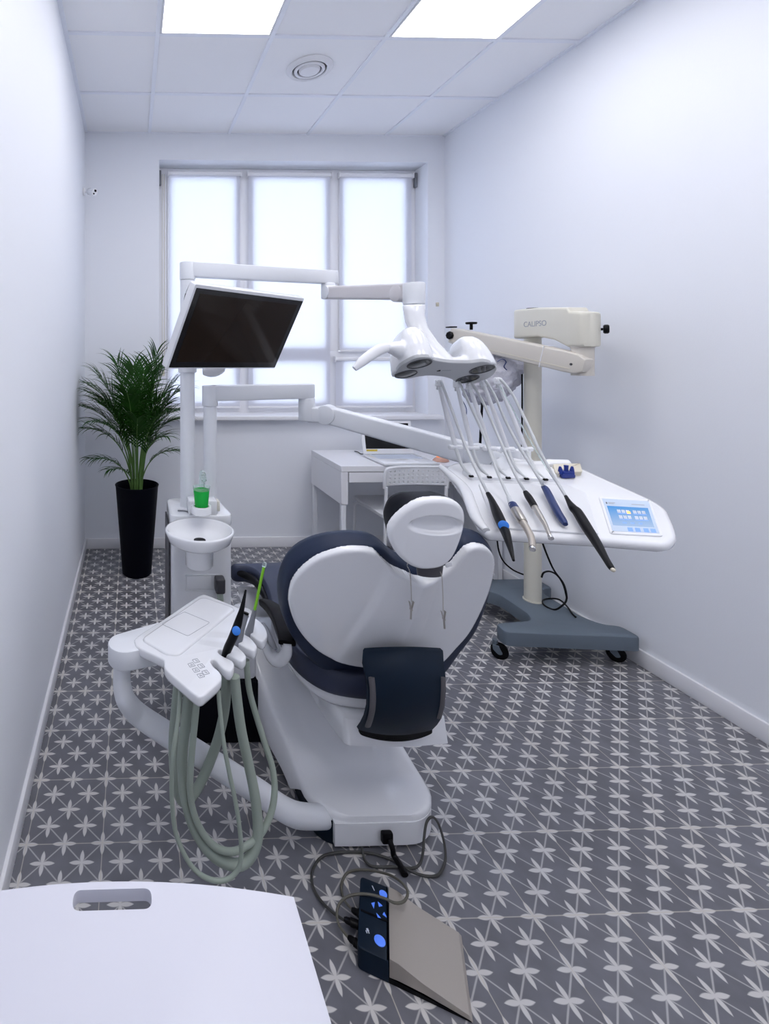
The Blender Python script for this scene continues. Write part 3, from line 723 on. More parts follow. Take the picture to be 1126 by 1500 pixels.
# bowl
bc = P(292, 775, 1.78); bz = bc.z; bo = V((bc.x, bc.y, 0)); R0 = .120
b = B(); lathe(b, [(R0, bz), (R0+.002, bz-.004), (R0-.002, bz-.016), (R0-.010, bz-.038), (R0-.035, bz-.054), (.052, bz-.062), (.050, bz-.066), (.049, bz-.125), (.044, bz-.131), (.001, bz-.131)], bo, 64)
lathe(b, [(R0, bz), (R0-.004, bz+.001), (R0-.008, bz-.003), (R0-.016, bz-.018), (R0-.04, bz-.029), (.05, bz-.034), (.03, bz-.037), (.001, bz-.038)], bo, 64, cap=False)
box(b, bo.x-.03, bo.x+.03, bo.y+.05, CY0+.01, bz-.12, bz-.07, .01); bw = ob('bowl', b, 'plastic', t, ang=50)
b = B(); lathe(b, [(.001, bz-.0355), (.021, bz-.0350), (.021, bz-.040), (.001, bz-.040)], bo+V((0, -.008, 0)), 32); ob('drain', b, 'black', bw, label='dark drain hole')
# spout block + cup rest
q0 = P(274, 728, 1.98); q1 = P(315, 742, 1.98)
b = B(); box(b, q0.x, q1.x, 1.93, 1.995, CZT-.004, q0.z, .006, 3); sb = ob('spout_block', b, 'plastic', t)
b = B(); box(b, q1.x+.001, q1.x+.014, 1.945, 1.985, CZT+.008, q0.z-.008, .005); ob('side_tab', b, 'cream', sb)
cc = P(295, 745, 1.865); cc0 = V((cc.x, cc.y, 0)); zr = P(295, 741, 1.865).z; zl = P(295, 757, 1.83).z
b = B(); lathe(b, [(.028, zr), (.036, zr), (.038, zr-.004), (.038, zl+.004), (.034, zl), (.001, zl)], cc0, 40); lathe(b, [(.028, zr), (.027, zl+.006), (.001, zl+.006)], cc0, 40, cap=False)
box(b, cc0.x-.02, cc0.x+.02, cc0.y+.033, 1.94, zl, zr-.006, .004); ob('cup_rest', b, 'plastic', t)
b = B(); p = P(297, 715, 1.93); p2 = P(297, 696, 1.93); tube(b, [V((p.x, 1.95, q0.z-.01)), V((p.x, 1.95, p2.z-.01)), V((p.x, 1.94, p2.z+.004)), V((p.x, 1.915, p2.z+.004)), V((p.x, 1.895, p2.z-.012))], [.012, .012, .012, .011, .010], 14, 5); ob('water_spout', b, 'clear', t, label='clear water spout')
b = B(); p = P(270, 744, 2.02); tube(b, [V((p.x-.03, 1.97, CZT+.006)), V((p.x-.005, 1.955, CZT+.009)), V((p.x+.01, 1.95, CZT+.006))], .0035, 8, 4); ob('latch', b, 'grey', t)
# cup
cz0 = zl+.008; cz1 = P(296, 712, 1.865).z
b = B(); zz = P(296, 717, 1.865).z; lathe(b, [(.001, cz0), (.021, cz0), (.023, cz0+.004), (.030, zz), (.0285, zz), (.0215, cz0+.008), (.001, cz0+.008)], cc0, 36)
tc = thing('plastic_cup', (cc0.x, cc0.y, cz0), 'bright green drinking cup in the holder over the rinsing bowl', 'cup'); ob('cup_body', b, 'green', tc)
b = B(); lathe(b, [(.0295, zz-.002), (.0315, zz+.012), (.0325, zz+.012), (.0305, zz-.002)], cc0, 36); ob('rim', b, 'clear', tc, label='clear rim')

# ---- poles
PY0 = 2.05
pa = P(274.5, 500, PY0).xy.to_3d(); ra = 21.5*PY0/F/2; 
zt = P(274, 384, PY0).z; zt -= .0; zj = P(274, 411, PY0).z
L = thing('operating_lamp', (pa.x, pa.y, CZT), 'white operating light on a jointed arm and tall pole, with four dark lenses', 'lamp')
b = B(); cyl(b, pa+V((0, 0, CZT-.002)), pa+V((0, 0, zj)), ra, n=36); ob('pole', b, 'pole', L)
e = P(488, 405, 2.25); e1 = V((P(486, 405, 2.25).x, 2.25, 0)); ad = (e1-V((pa.x, pa.y, 0))).normalized(); asd = V((-ad.y, ad.x, 0)); LA = (e1-V((pa.x, pa.y, 0))).length
zbot = P(300, 406, 2.06).z
b = B(); cyl(b, pa+V((0, 0, zj+.001)), pa+V((0, 0, zt)), ra*1.06, n=40, bev=.005)
q = [V((pa.x, pa.y, 0))-ad*.0-asd*ra*.95, e1+ad*.0-asd*ra*.8, e1+ad*.03-asd*.012, e1+ad*.03+asd*.012, e1+asd*ra*.8, V((pa.x, pa.y, 0))+asd*ra*.95]
layered(b, rounded([p+V((0, 0, zt)) for p in q], .012, 4), V((0, 0, 1)), [(.006, 0), (.001, -.003), (0, -.008), (0, zbot-zt+.006), (.004, zbot-zt)]); ob('upper_arm', b, 'pole', L)
# second arm
zk0, zk1 = P(484, 438, 2.25).z, P(484, 412, 2.25).z
jx = V((P(483, 420, 2.22).x, 2.24, 0))
b = B(); cyl(b, jx+V((0, 0, zk0)), jx+V((0, 0, zbot+.002)), .030, n=28, bev=.004); ob('joint', b, 'pole', L)
HJ = P(606, 430, 1.72); h0 = V((HJ.x, HJ.y, 0))
bd = (h0-jx); Lb = bd.length; bd.normalize(); bs = V((-bd.y, bd.x, 0))
rings = []
zA0, zA1 = P(490, 418, 2.2).z, P(490, 437, 2.2).z; zB0, zB1 = P(590, 416, 1.75).z, P(590, 441, 1.75).z
for s, w, k in [(-.02, .018, .6), (0, .027, 1), (.06, .028, 1), (Lb*.5, .028, 1), (Lb-.05, .028, 1), (Lb-.02, .026, 1)]:
    f = s/Lb; zt_2 = zA0+(zB0-zA0)*f; zb_2 = zA1+(zB1-zA1)*f; m_ = (zt_2+zb_2)/2; hh = (zt_2-zb_2)/2*k
    c = jx+bd*s; rings.append(rounded([c+bs*w+V((0, 0, m_+hh)), c-bs*w+V((0, 0, m_+hh)), c-bs*w+V((0, 0, m_-hh)), c+bs*w+V((0, 0, m_-hh))], .010, 4))
b = B(); loft(b, rings); lower = ob('lower_arm', b, 'armgrey', L)
b = B(); cyl(b, jx+bd*.02-bs*.031+V((0, 0, (zA0+zA1)/2)), jx+bd*.02+bs*.031+V((0, 0, (zA0+zA1)/2)), (zA0-zA1)/2*1.05, n=28, bev=.003); ob('pivot_cap', b, 'pole', lower)
b = B(); c = jx+bd*(Lb-.06)+V((0, 0, (zB0+zB1)/2)); cyl(b, c-bs*.0285, c+bs*.0285, (zB0-zB1)/2*1.04, n=28, bev=.003); ob('pivot_cap', b, 'armgrey', lower)
rj = 15*1.72/F
zh0, zh1 = P(606, 445, 1.70).z, P(606, 414.5, 1.72).z
b = B(); cyl(b, h0+V((0, 0, zh0)), h0+V((0, 0, zh1)), rj, n=36, bev=.004); ob('head_joint', b, 'pole', L)
# head : voxel-merged lobes
def HP(px, py, Y=1.60): return P(px, py, Y)
nf = V((.04, -.42, -.90)).normalized()                 # face looks down and a little to the viewer
hc = HP(650, 542)
vu = (V((1, 0, .0))-nf*nf.x).normalized(); vv = nf.cross(vu).normalized()
if vv.y < 0: vv = -vv
def FPt(px, py): return PP(px, py, hc, nf)
lens_px = [((613.5, 531.5), .036), ((594, 546.5), .034), ((705, 539.5), .037), ((684, 553.5), .036)]
LC = [(FPt(*p), r) for p, r in lens_px]
def capsule(a, c, r):
    d = (c-a).normalized(); s = nf.cross(d).normalized(); out = []
    for k in range(13): th = -PI/2+PI*k/12; out.append(c+d*(r*math.cos(th))+s*(r*math.sin(th)))
    for k in range(13): th = PI/2+PI*k/12; out.append(a+d*(r*math.cos(th))+s*(r*math.sin(th)))
    return out
up = -nf
body = B()
for (i, j, hgt) in ((0, 1, .118), (2, 3, .108)):
    a, c = LC[i][0], LC[j][0]; o_ = capsule(a, c, .043)
    top = (a+c)/2; mid = V((0, 0, 0))
    lay = []
    rings = []
    for k in range(9):
        f = k/8; sc = math.cos(f*PI/2*.96)**.62; h_ = hgt*math.sin(f*PI/2)
        cen = top+V((.012 if i == 0 else -.012, 0.01, .012))*f
        rings.append([cen+(p-top)*sc+up*h_*.82+V((0, 0, h_*.18)) for p in o_])
    loft(body, rings)
# bridge
Lc, Rc = (LC[0][0]+LC[1][0])/2, (LC[2][0]+LC[3][0])/2
rings = []
for k in range(9):
    f = k/8; c = Lc.lerp(Rc, f); w = .034+.018*abs(2*f-1)**2; hh = .040+.035*abs(2*f-1)**2
    q = []
    for m_ in range(20):
        a_ = 2*PI*m_/20; x = w*math.copysign(abs(math.cos(a_))**.8, math.cos(a_)); y = math.copysign(abs(math.sin(a_))**.8, math.sin(a_)); q.append(c+vv*x+up*(hh/2+y*hh/2))
    rings.append(q)
loft(body, rings)
# neck: from joint down to the bridge, spreading right
nb = [(P(606, 447, 1.69), .036, .034), (P(606, 458, 1.68), .033, .032), (P(610, 476, 1.67), .036, .030), (P(622, 496, 1.65), .044, .028), (P(636, 512, 1.63), .050, .028), (P(652, 528, 1.61), .050, .028)]
rings = []
for c, ru, rv in nb: rings.append([c+V((ru*math.cos(2*PI*k/24), rv*math.sin(2*PI*k/24), -.35*ru*math.cos(2*PI*k/24)*(1 if c is not nb[0][0] else 0))) for k in range(24)])
loft(body, rings)
# handle root
hr = [P(586, 512, 1.57), P(574, 510, 1.56), P(566, 509, 1.555)]
tube(body, hr, [.030, .020, .013], 16, 3)
orient(body)
hd = ob('lamp_head', body, 'plastic', L, ang=60)
md = hd.modifiers.new('r', 'REMESH'); md.mode = 'VOXEL'; md.voxel_size = .0035; md.use_smooth_shade = True
md = hd.modifiers.new('s', 'CORRECTIVE_SMOOTH') if False else hd.modifiers.new('s', 'SMOOTH'); md.factor = .5; md.iterations = 7
bake(hd)
for f in hd.data.polygons: f.use_smooth = True
# grey face plate
o1 = [FPt(x, y) for x, y in [(578, 550), (584, 538), (597, 529), (612, 523), (628, 523), (637, 527), (655, 530), (672, 531), (690, 531), (708, 529), (722, 533), (727, 539), (722, 548), (708, 556), (692, 560.5), (672, 560), (663, 555.5), (650, 551), (630, 549), (612, 550.5), (598, 553.5), (584, 553.5)]]
o1 = cr(o1, 4, True)
b = B(); layered(b, [p+nf*.0015 for p in o1], nf, [(.0, -.010), (0, 0), (.002, .002)]); fpn = ob('face_plate', b, 'panelgrey', hd, label='grey underside of the lamp head')
for (p, r) in LC:
    b = B(); lathe(b, [(r-.004, .001), (r, .001), (r, .0055), (r-.003, .006), (r-.004, .003)], p, 40, nf); ob('lens_ring', b, 'dgrey', fpn)
    b = B(); lathe(b, [(.001, .002), (r-.003, .002), (r-.003, .0045), (.5*r, .0052), (.001, .0056)], p, 40, nf); ob('lens', b, 'lens', fpn, label='dark oval lens')
mk = FPt(641, 541.5); b = B(); 
for k in range(3): cyl(b, mk+vu*(.003*k)-vv*(.003 if k % 2 else -.002), mk+vu*(.003*k)-vv*(.003 if k % 2 else -.002)+nf*.0045, .003, n=10)
ob('emblem', b, 'black', fpn)
b = B(); 
for r_ in range(2):
    for k in range(9): c = mk+vu*(.014+.0035*k)+vv*(.004*(r_-.3)); cyl(b, c, c+nf*.0042, .0012, n=6)
ob('lettering', b, 'text', fpn)
# curved handle
hp = [P(568, 509, 1.555), P(556, 512, 1.545), P(543, 520, 1.535), (P(530, 530, 1.525)), P(519, 540, 1.52)]
b = B(); tube(b, hp, [.014, .017, .0165, .0145, .009], 18, 6, flat=.62, up=(0, -1, .2)); ob('handle', b, 'satin', L)

# ---- monitor on the lamp pole
TL, TR, BR, BL = V((.205, 1.616, 1.692)), V((.667, 1.925, 1.680)), V((.583, 2.04, 1.406)), V((.118, 1.731, 1.415))
TR, BR = TL.lerp(TR, .93), BL.lerp(BR, .93)
sc = .93
TL, TR, BR, BL = [CAM+(p-CAM)*1.0 for p in (V((.205, 1.616, 1.692)), V((.667, 1.925, 1.680)), V((.583, 2.04, 1.406)), V((.118, 1.731, 1.415)))]
mn = (TR-TL).cross(TL-BL).normalized()
if mn.y > 0: mn = -mn
t = thing('monitor', (pa.x+.03, pa.y-.04, 1.35), 'tilted flat screen with a dark glossy display fixed to the tall pole', 'monitor')
q = [TL, TR, BR, BL]; qr = rounded(q, .006, 3)
b = B(); layered(b, qr, mn, [(.001, 0), (0, -.002), (0, -.028), (.02, -.040), (.05, -.046)]); cs = ob('housing', b, 'plastic', t)
ce = (TL+BR)/2
def inset(dl, dr_, dt, db):
    u = (TR-TL).normalized(); v = (BL-TL).normalized(); return [TL+u*dl+v*dt, TR-u*dr_+v*dt, BR-u*dr_-v*db, BL+u*dl-v*db]
b = B(); layered(b, inset(.010, .003, .012, .006), mn, [(0, -.003), (0, .0012)]); bz_ = ob('bezel', b, 'bezel', t, sm=False, label='black glass front')
b = B(); layered(b, inset(.032, .026, .030, .028), mn, [(0, 0), (0, .0017)]); ob('display', b, 'screen', bz_, sm=False, label='switched-off display with a brown reflection put into its colour')
bkc = ce-mn*.04; pj = V((pa.x, pa.y, 1.44))
b = B(); tube(b, [ce-mn*.035, ce-mn*.07, ce-mn*.09+V((0, .02, -.01))], [.045, .04, .03], 20, 4)
ce2 = ce-mn*.09+V((0, .02, -.01))
tube(b, [ce2, V((ce2.x*.6+pa.x*.4, 2.02, 1.47)), V((pa.x+.06, pa.y+.01, 1.45)), V((pa.x, pa.y, 1.45))], [.026, .024, .024, .024], 16, 5)
cyl(b, pa+V((0, 0, 1.39)), pa+V((0, 0, 1.51)), ra+.008, n=32, bev=.004); ob('bracket', b, 'pole', t)
rings = []
for k in range(9):
    f = k/8; c = P(299, 541, 1.92).lerp(P(331, 540, 1.96), f); r = .026*math.sin(PI*(.16+.80*f))**.5
    rings.append(circ(c+V((0, .03, 0)), V((0, 1, 0)), V((0, 0, 1)), r*1.1, r*1.25, n=20))
b = B(); loft(b, rings); ob('speaker', b, 'plastic', t)

# ================================================================== DELIVERY UNIT (second pole, arm, instrument table)
DY = 2.03
pb = P(307.5, 640, DY).xy.to_3d(); rb = 19.5*DY/F/2
D = thing('instrument_table_unit', (pb.x, pb.y, .845), 'white instrument table with a touch screen on a long jointed arm and short pole', 'dental unit')
zj = P(307, 595, DY).z; zt = P(307, 564.5, DY).z; zbm = P(330, 587, DY).z
b = B(); cyl(b, pb+V((0, 0, .843)), pb+V((0, 0, zj)), rb, n=36); ob('pole', b, 'pole', D)
e1 = V((P(449, 575, 2.13).x, 2.13, 0))
b = B(); cyl(b, pb+V((0, 0, zj)), pb+V((0, 0, zt)), rb*1.18, n=40, bev=.005)
ad = (e1-pb).normalized(); s_ = V((-ad.y, ad.x, 0)); w = rb*1.1
q = [pb-s_*w, e1-s_*w, e1+ad*.034-s_*.014, e1+ad*.034+s_*.014, e1+s_*w, pb+s_*w]
layered(b, rounded([p+V((0, 0, zt)) for p in q], .012, 4), V((0, 0, 1)), [(.006, 0), (.001, -.003), (0, -.008), (0, zbm-zt+.006), (.004, zbm-zt)]); ob('upper_arm', b, 'pole', D)
zq0 = P(450, 616, 2.12).z
b = B(); cyl(b, e1+V((0, 0, zq0)), e1+V((0, 0, zbm+.002)), .034, n=32, bev=.004)
K0 = P(479, 607, 2.10); K1 = P(700, 668, 1.77)
kd = (K1-K0).normalized(); ks = kd.cross(V((0, 0, 1))).normalized(); ku = ks.cross(kd).normalized()
cA = V((e1.x, e1.y, K0.z))
box(b, 0, (K0-cA).length, -.028, .028, -.034, .030, .008, 3, Matrix.Translation(cA) @ Matrix.Rotation(math.atan2(K0.y-cA.y, K0.x-cA.x), 4, 'Z'))
ob('joint', b, 'pole', D)
b = B(); cyl(b, K0-ks*.036, K0+ks*.036, .040, n=36, bev=.004); ob('pivot_disc', b, 'pole', D)
LK = (K1-K0).length; rings = []
for s, hh in [(0, .030), (.02, .036), (LK*.5, .038), (LK-.04, .038), (LK, .034)]:
    c = K0+kd*s; w = .030; rings.append(rounded([c+ku*hh+ks*w, c+ku*hh-ks*w, c-ku*hh-ks*w, c-ku*hh+ks*w], .010, 4))
b = B(); loft(b, rings); ob('lower_arm', b, 'pole', D)
b = B(); cyl(b, K1-ks*.036, K1+ks*.036, .042, n=32, bev=.004)
# table plane
TQ = V((1.2, 1.35, .968)); TN = V((0, -.283, .959)).normalized()
def TP(px, py, h_=0): return PP(px, py, TQ+TN*h_, TN)
c = TP(735, 690); tube(b, [K1, K1+V((.06, -.02, -.02)), c-TN*.03], [.036, .034, .045], 18, 4); ob('table_mount', b, 'pole', D)
o1 = [TP(*p) for p in [(652, 684), (664, 677), (700, 675), (776, 673), (822, 673), (854, 686), (905, 709), (957, 732), (977, 745), (989, 771), (993, 788), (981, 799), (879, 790.5), (790, 785.5), (716, 781), (703, 772), (694, 755), (679, 722)]]
o1 = rounded(o1, .025, 5)
b = B(); layered(b, o1, TN, [(.014, 0), (.005, -.002), (.0, -.009), (.0, -.020), (.01, -.030), (.04, -.036)]); tb = ob('table_body', b, 'plastic', D, ang=55)
# side handle on the left
b = B(); o2 = [TP(641, 679, .004), TP(652, 678, .004), TP(692, 712, .004), TP(704, 770, .004), TP(697, 765, .004), TP(682, 716, .004), TP(650, 686, .004)]
hb = [TP(646, 684), TP(664, 700), TP(680, 716), TP(689, 738), TP(698, 760), TP(712, 777)]
tube(b, hb, [.010, .014, .016, .016, .015, .010], 14, 5, flat=.8, up=TN); ob('side_handle', b, 'plastic', D)
# instrument mat
o3 = rounded([TP(700, 708, .002), TP(830, 712, .002), TP(858, 722, .002), TP(877, 784, .002), TP(724, 774, .002)], [.012, .02, .02, .012, .02], 5)
b = B(); layered(b, o3, TN, [(.004, .004), (.001, .003), (0, 0), (0, -.006)]); ob('instrument_mat', b, 'satin', D)
# back riser with five hose slots
o4 = rounded([TP(676, 694, .0), TP(680, 684, .0), TP(800, 684, .0), TP(812, 692, .0), TP(816, 706, .0), TP(690, 703, 0)], .01, 4)
b = B(); layered(b, o4, TN, [(.006, .012), (.001, .010), (0, .004), (0, -.008)]); rs = ob('riser', b, 'plastic', D)
SL = [(690, 697.5), (716.5, 699), (744, 700), (771, 701.5), (799, 702.5)]
for p in SL:
    b = B(); c = TP(p[0], p[1], .011); box(b, -.007, .007, -.004, .004, -.003, .003, .001, 1, Matrix.Translation(c) @ Matrix.Rotation(math.radians(16), 4, 'X')); ob('hose_slot', b, 'black', rs, label='small black hose slot')
# hardware blocks behind the table
b = B()
for (x, y, w_, h_) in ((705, 657, 16, 11), (735, 662, 14, 12), (765, 664, 16, 10)):
    c = P(x, y, 1.80); ww = w_*1.8/F/2; hh = h_*1.8/F/2; box(b, c.x-ww, c.x+ww, 1.78, 1.83, c.z-hh-.03, c.z+hh, .006, 3)
c = P(735, 672, 1.8); box(b, P(694, 672, 1.8).x, P(775, 672, 1.8).x, 1.775, 1.815, c.z-.035, c.z, .006, 3); ob('hose_bracket', b, 'satin', D)
# touch screen
b = B(); o5 = rounded([TP(876, 728.5), TP(952, 733), TP(971, 787), TP(893, 783)], .010, 4); layered(b, o5, TN, [(.006, .0035), (.001, .003), (0, -.002)]); bz1 = ob('screen_bezel', b, 'satin', D)
b = B(); o5 = [TP(881, 732), TP(949, 736), TP(965, 783), TP(896.5, 779.5)]; layered(b, o5, TN, [(0, 0), (0, .0042)]); s1 = ob('screen', b, 'dispw', bz1, sm=False, label='lit pale touch screen')
def SP(u, v, h_=.0050):
    a = TP(881, 732, h_).lerp(TP(949, 736, h_), u); c = TP(896.5, 779.5, h_).lerp(TP(965, 783, h_), u); return a.lerp(c, v)
def srect(b, u0, u1, v0, v1, h_=.0050):
    b.faces.new([b.verts.new(SP(u0, v0, h_)), b.verts.new(SP(u1, v0, h_)), b.verts.new(SP(u1, v1, h_)), b.verts.new(SP(u0, v1, h_))])
b = B()
q = [SP(.07, .20, .0042), SP(.95, .20, .0042), SP(.95, .80, .0042), SP(.07, .80, .0042)]; layered(b, q, TN, [(0, 0), (0, .0006)]); ob('blue_display_area', b, 'disp', s1, sm=False, label='lit blue area of the display')
b = B()
for r_, v0 in ((0, .30), (1, .48)):
    for g_ in (0, 1):
        for k in range(3): b = B(); srect(b, .26+g_*.34+k*.095, .335+g_*.34+k*.095, v0, v0+.10, .0052); ob('icon', b, 'whitep', s1, sm=False, label='pale icon')
b = B(); srect(b, .46, .54, .34, .42, .0054); ob('highlighted_icon', b, 'dispo', s1, sm=False, label='orange icon')
b = B()
for k in range(3): b = B(); srect(b, .30+k*.17, .38+k*.17, .69, .725, .0052); ob('menu_mark', b, 'dispk', s1, sm=False)
for k, u in enumerate((.36, .52, .70, .85)): b = B(); srect(b, u, u+.11, .84, .95, .0052); ob('touch_key', b, 'dispk', s1, sm=False, label='blue touch key')
for u0, u1 in ((.26, .52), (.60, .88)):
    for v0 in (.41, .59): b = B(); srect(b, u0, u1, v0, v0+.018, .0052); ob('menu_line', b, 'dispk', s1, sm=False)
b = B(); srect(b, .07, .10, .07, .13); ob('emblem', b, 'texthi', s1, sm=False)
b = B(); srect(b, .12, .27, .075, .095); srect(b, .12, .24, .11, .125); srect(b, .62, .90, .09, .11); ob('lettering', b, 'text', s1, sm=False)
# whip arms
TOPS = [(641.7, 560), (668.4, 562), (687, 564), (707, 560), (728.5, 557)]
PIV = [(667, 655), (691, 656), (717, 657), (743.5, 658), (770, 658)]
for k in range(5):
    tp = P(*TOPS[k], 1.70); pv = P(*PIV[k], 1.72)
    sl = TP(*SL[k], .010)
    b = B(); tube(b, [tp, tp.lerp(pv, .5), pv], [.0062, .0085, .0085], 12, 3, flat=.6, up=(0, -1, .3))
    wa = ob('whip_arm', b, 'satin', D)
    b = B(); cyl(b, pv+V((-.022, 0, 0)), pv+V((.022, 0, 0)), .0085, n=14, bev=.002); ob('pivot', b, 'plastic', wa)
    b = B(); tube(b, [pv, pv.lerp(sl, .5)+V((-.004, 0, -.014)), sl], [.006, .005, .0045], 10, 4); ob('feed_tube', b, 'hosew', wa)
    b = B(); box(b, tp.x-.008, tp.x+.008, tp.y-.012, tp.y+.010, tp.z-.014, tp.z+.010, .004, 2); cyl(b, tp+V((-.010, -.004, .002)), tp+V((.010, -.004, .002)), .006, n=12); ob('hose_clip', b, 'plastic', wa)

# ---- handpieces with their hoses
def path(pts, hs): return [TP(p[0], p[1], h_) for p, h_ in zip(pts, hs)]
def handpiece(label, k, hose_px, group='handpieces laid over the instrument table'):
    tp = P(TOPS[k][0]+3, TOPS[k][1]-2, 1.69)
    pts = [P(TOPS[k][0]-1, TOPS[k][1]+10, 1.715), tp]
    n = len(hose_px)
    for i, (x, y, Y) in enumerate(hose_px): pts.append(P(x, y, Y))
    return tp, pts
def make_hp(label, k, hose, segs, kind):
    """hose: list of (px,py,Y) from the whip down; segs: list of (name, material, [(px,py,lift,r)...], label)"""
    first = segs[0][2][0]; start = TP(first[0], first[1], first[2])
    t = thing('handpiece', TP(segs[0][2][-1][0], segs[0][2][-1][1], .01), label, 'dental handpiece', 'handpieces laid over the instrument table')
    tp, pts = handpiece(label, k, hose)
    pts.append(start)
    b = B(); tube(b, pts, [.0044]*len(pts), 10, 6); ob('hose', b, 'hosew', t)
    for nm, mt, ps, lb in segs:
        b = B(); tube(b, [TP(x, y, h_) for x, y, h_, r in ps], [r for x, y, h_, r in ps], 18, 4); ob(nm, b, mt, t, label=lb)
    return t
h1 = make_hp('black syringe handpiece with a round blue button, leftmost on the instrument table', 0, [(662, 602, 1.66), (682, 654, 1.60), (701, 696, 1.53)],
    [('body', 'black', [(714.5, 723, .03, .0062), (720, 733, .03, .0085), (728, 752, .03, .0125), (735, 768, .03, .0125), (741, 782, .03, .0105), (747, 802, .03, .0065), (752, 821, .03, .0030)], 'black tapered body')], 0)
b = B(); c = TP(737.4, 769.5, .041); lathe(b, [(.001, 0), (.0125, 0), (.0125, .003), (.011, .004), (.001, .0042)], c, 28, (c-CAM).normalized()*-1); bt = ob('button', b, 'blue', h1, label='round blue button')
h2 = make_hp('grey metal contra-angle handpiece with a navy collar and bent neck', 1, [(689, 595, 1.66), (706, 632, 1.62), (717, 661, 1.585), (731, 698, 1.535), (740, 718, 1.505)],
    [('sleeve', 'hosew', [(745, 728, .03, .006), (748, 736, .03, .0075), (751, 741, .03, .0100)], None),
     ('collar', 'navyp', [(750.5, 739, .03, .0108), (755.5, 747.5, .03, .0115)], 'navy collar'),
     ('motor', 'steel', [(755, 747, .03, .0120), (762, 759, .03, .0122), (766, 765, .03, .0105)], None),
     ('neck', 'steel2', [(765.5, 764.5, .03, .0090), (771, 774, .03, .0088), (776, 783, .03, .0085), (779, 793, .03, .0080), (779.5, 802, .03, .0075)], 'grey bent neck'),
     ('head', 'chrome', [(779.6, 800, .03, .0072), (779.8, 805, .028, .0070)], None)], 1)
h3 = make_hp('slim silver turbine handpiece with a black grip and small round head', 2, [(706.6, 588, 1.67), (728, 636, 1.61), (742, 668, 1.57), (757, 700, 1.52)],
    [('grip', 'black', [(769.5, 721, .03, .0068), (774, 728, .03, .0095), (779, 736, .03, .0095), (783, 743, .03, .0090)], 'black grip'),
     ('barrel', 'steel', [(782.5, 742, .03, .0082), (788, 751, .03, .0078), (794, 761, .03, .0068), (799, 770, .03, .0056), (803, 780, .03, .0048), (806, 786, .03, .0045)], None),
     ('head', 'chrome', [(805, 785, .030, .0062), (807, 789, .028, .0068)], None)], 2)
h4 = make_hp('plain navy blue scaler handpiece lying on the instrument table', 3, [(724, 579, 1.68), (740, 616, 1.65), (760, 654, 1.60), (779, 684, 1.56), (790, 702, 1.53)],
    [('body', 'navyp', [(796, 713, .028, .0070), (800, 718, .028, .0095), (808, 734, .026, .0100), (817, 751, .024, .0100), (824, 762, .022, .0092), (828, 768, .021, .0060)], 'navy blue body')], 3)
h5 = make_hp('long black curing light handpiece, rightmost, hanging over the table edge', 4, [(751, 579, 1.67), (770.5, 618, 1.63), (792, 664, 1.57), (812, 700, 1.53)],
    [('body', 'black', [(828.5, 727, .03, .0045), (833, 735, .03, .0065), (840, 745, .03, .0110), (846, 751, .03, .0125), (860, 774, .03, .0125), (874, 796, .03, .0105), (886, 817, .03, .0075), (894, 830, .03, .0068), (897, 834, .03, .0055)], 'black tapered body')], 4)
b = B(); tube(b, [P(731, 562, 1.70), P(737, 574, 1.69), P(763, 622, 1.64), P(785, 661, 1.59), P(803, 690, 1.55), P(826, 724, 1.50)], .0020, 8, 5); ob('thin_tube', b, 'clear', h5)
for nm, hp_, px_ in (('tip_lens', h5, (897.5, 834.8)),):
    b = B(); c = TP(px_[0], px_[1], .03); bmesh.ops.create_icosphere(b, subdivisions=2, radius=.0052); b.transform(Matrix.Translation(c)); ob(nm, b, 'beige', hp_)
# things lying on the table
c = TP(829, 699, .0); t = thing('blue_dental_clip', c, 'small dark blue crown-shaped clip lying on the back of the instrument table', 'clip')
b = B(); wv = .0235
rings = []
q = rounded([c+V((-.022, -.012, 0)), c+V((.022, -.012, 0)), c+V((.022, .012, .006)), c+V((-.022, .012, .006))], .005, 3)
layered(b, q, TN, [(0, 0), (0, .008), (.003, .011), (.005, .018)])
for sx in (-.019, 0, .019):
    tube(b, [c+V((sx, 0, .012)), c+V((sx*1.05, 0, .026)), c+V((sx*1.1, .0, .036 if sx else .040))], [.008, .006, .003 if sx else .007], 10, 3)
ob('body', b, 'bluep', t)
c = TP(826, 690, 0); b = B(); q = rounded([TP(808, 686), TP(848, 685), TP(851, 697), TP(812, 699)], .006, 3); layered(b, q, TN, [(0, 0), (0, .016), (.003, .018)])
tag(ob('cotton_pad_stack', b, 'beige'), 'flat stack of beige pads behind the small dark blue clip', 'pads')
b = B(); pts = rounded([TP(795, 677), TP(832, 678), TP(838, 684), TP(802, 684)], .01, 3); layered(b, pts, TN, [(.0, 0), (.0, .010), (.004, .014)])
tag(ob('plastic_lid', b, 'plastic'), 'low white plastic lid at the far edge of the instrument table', 'box')  # a plastic lid, modelled as a low solid block

# ================================================================== DENTAL CHAIR
XC = .742
ch = thing('dental_chair', (XC, 1.9, 0), 'navy leather dental chair with a white back shell, seen from behind', 'dental chair')
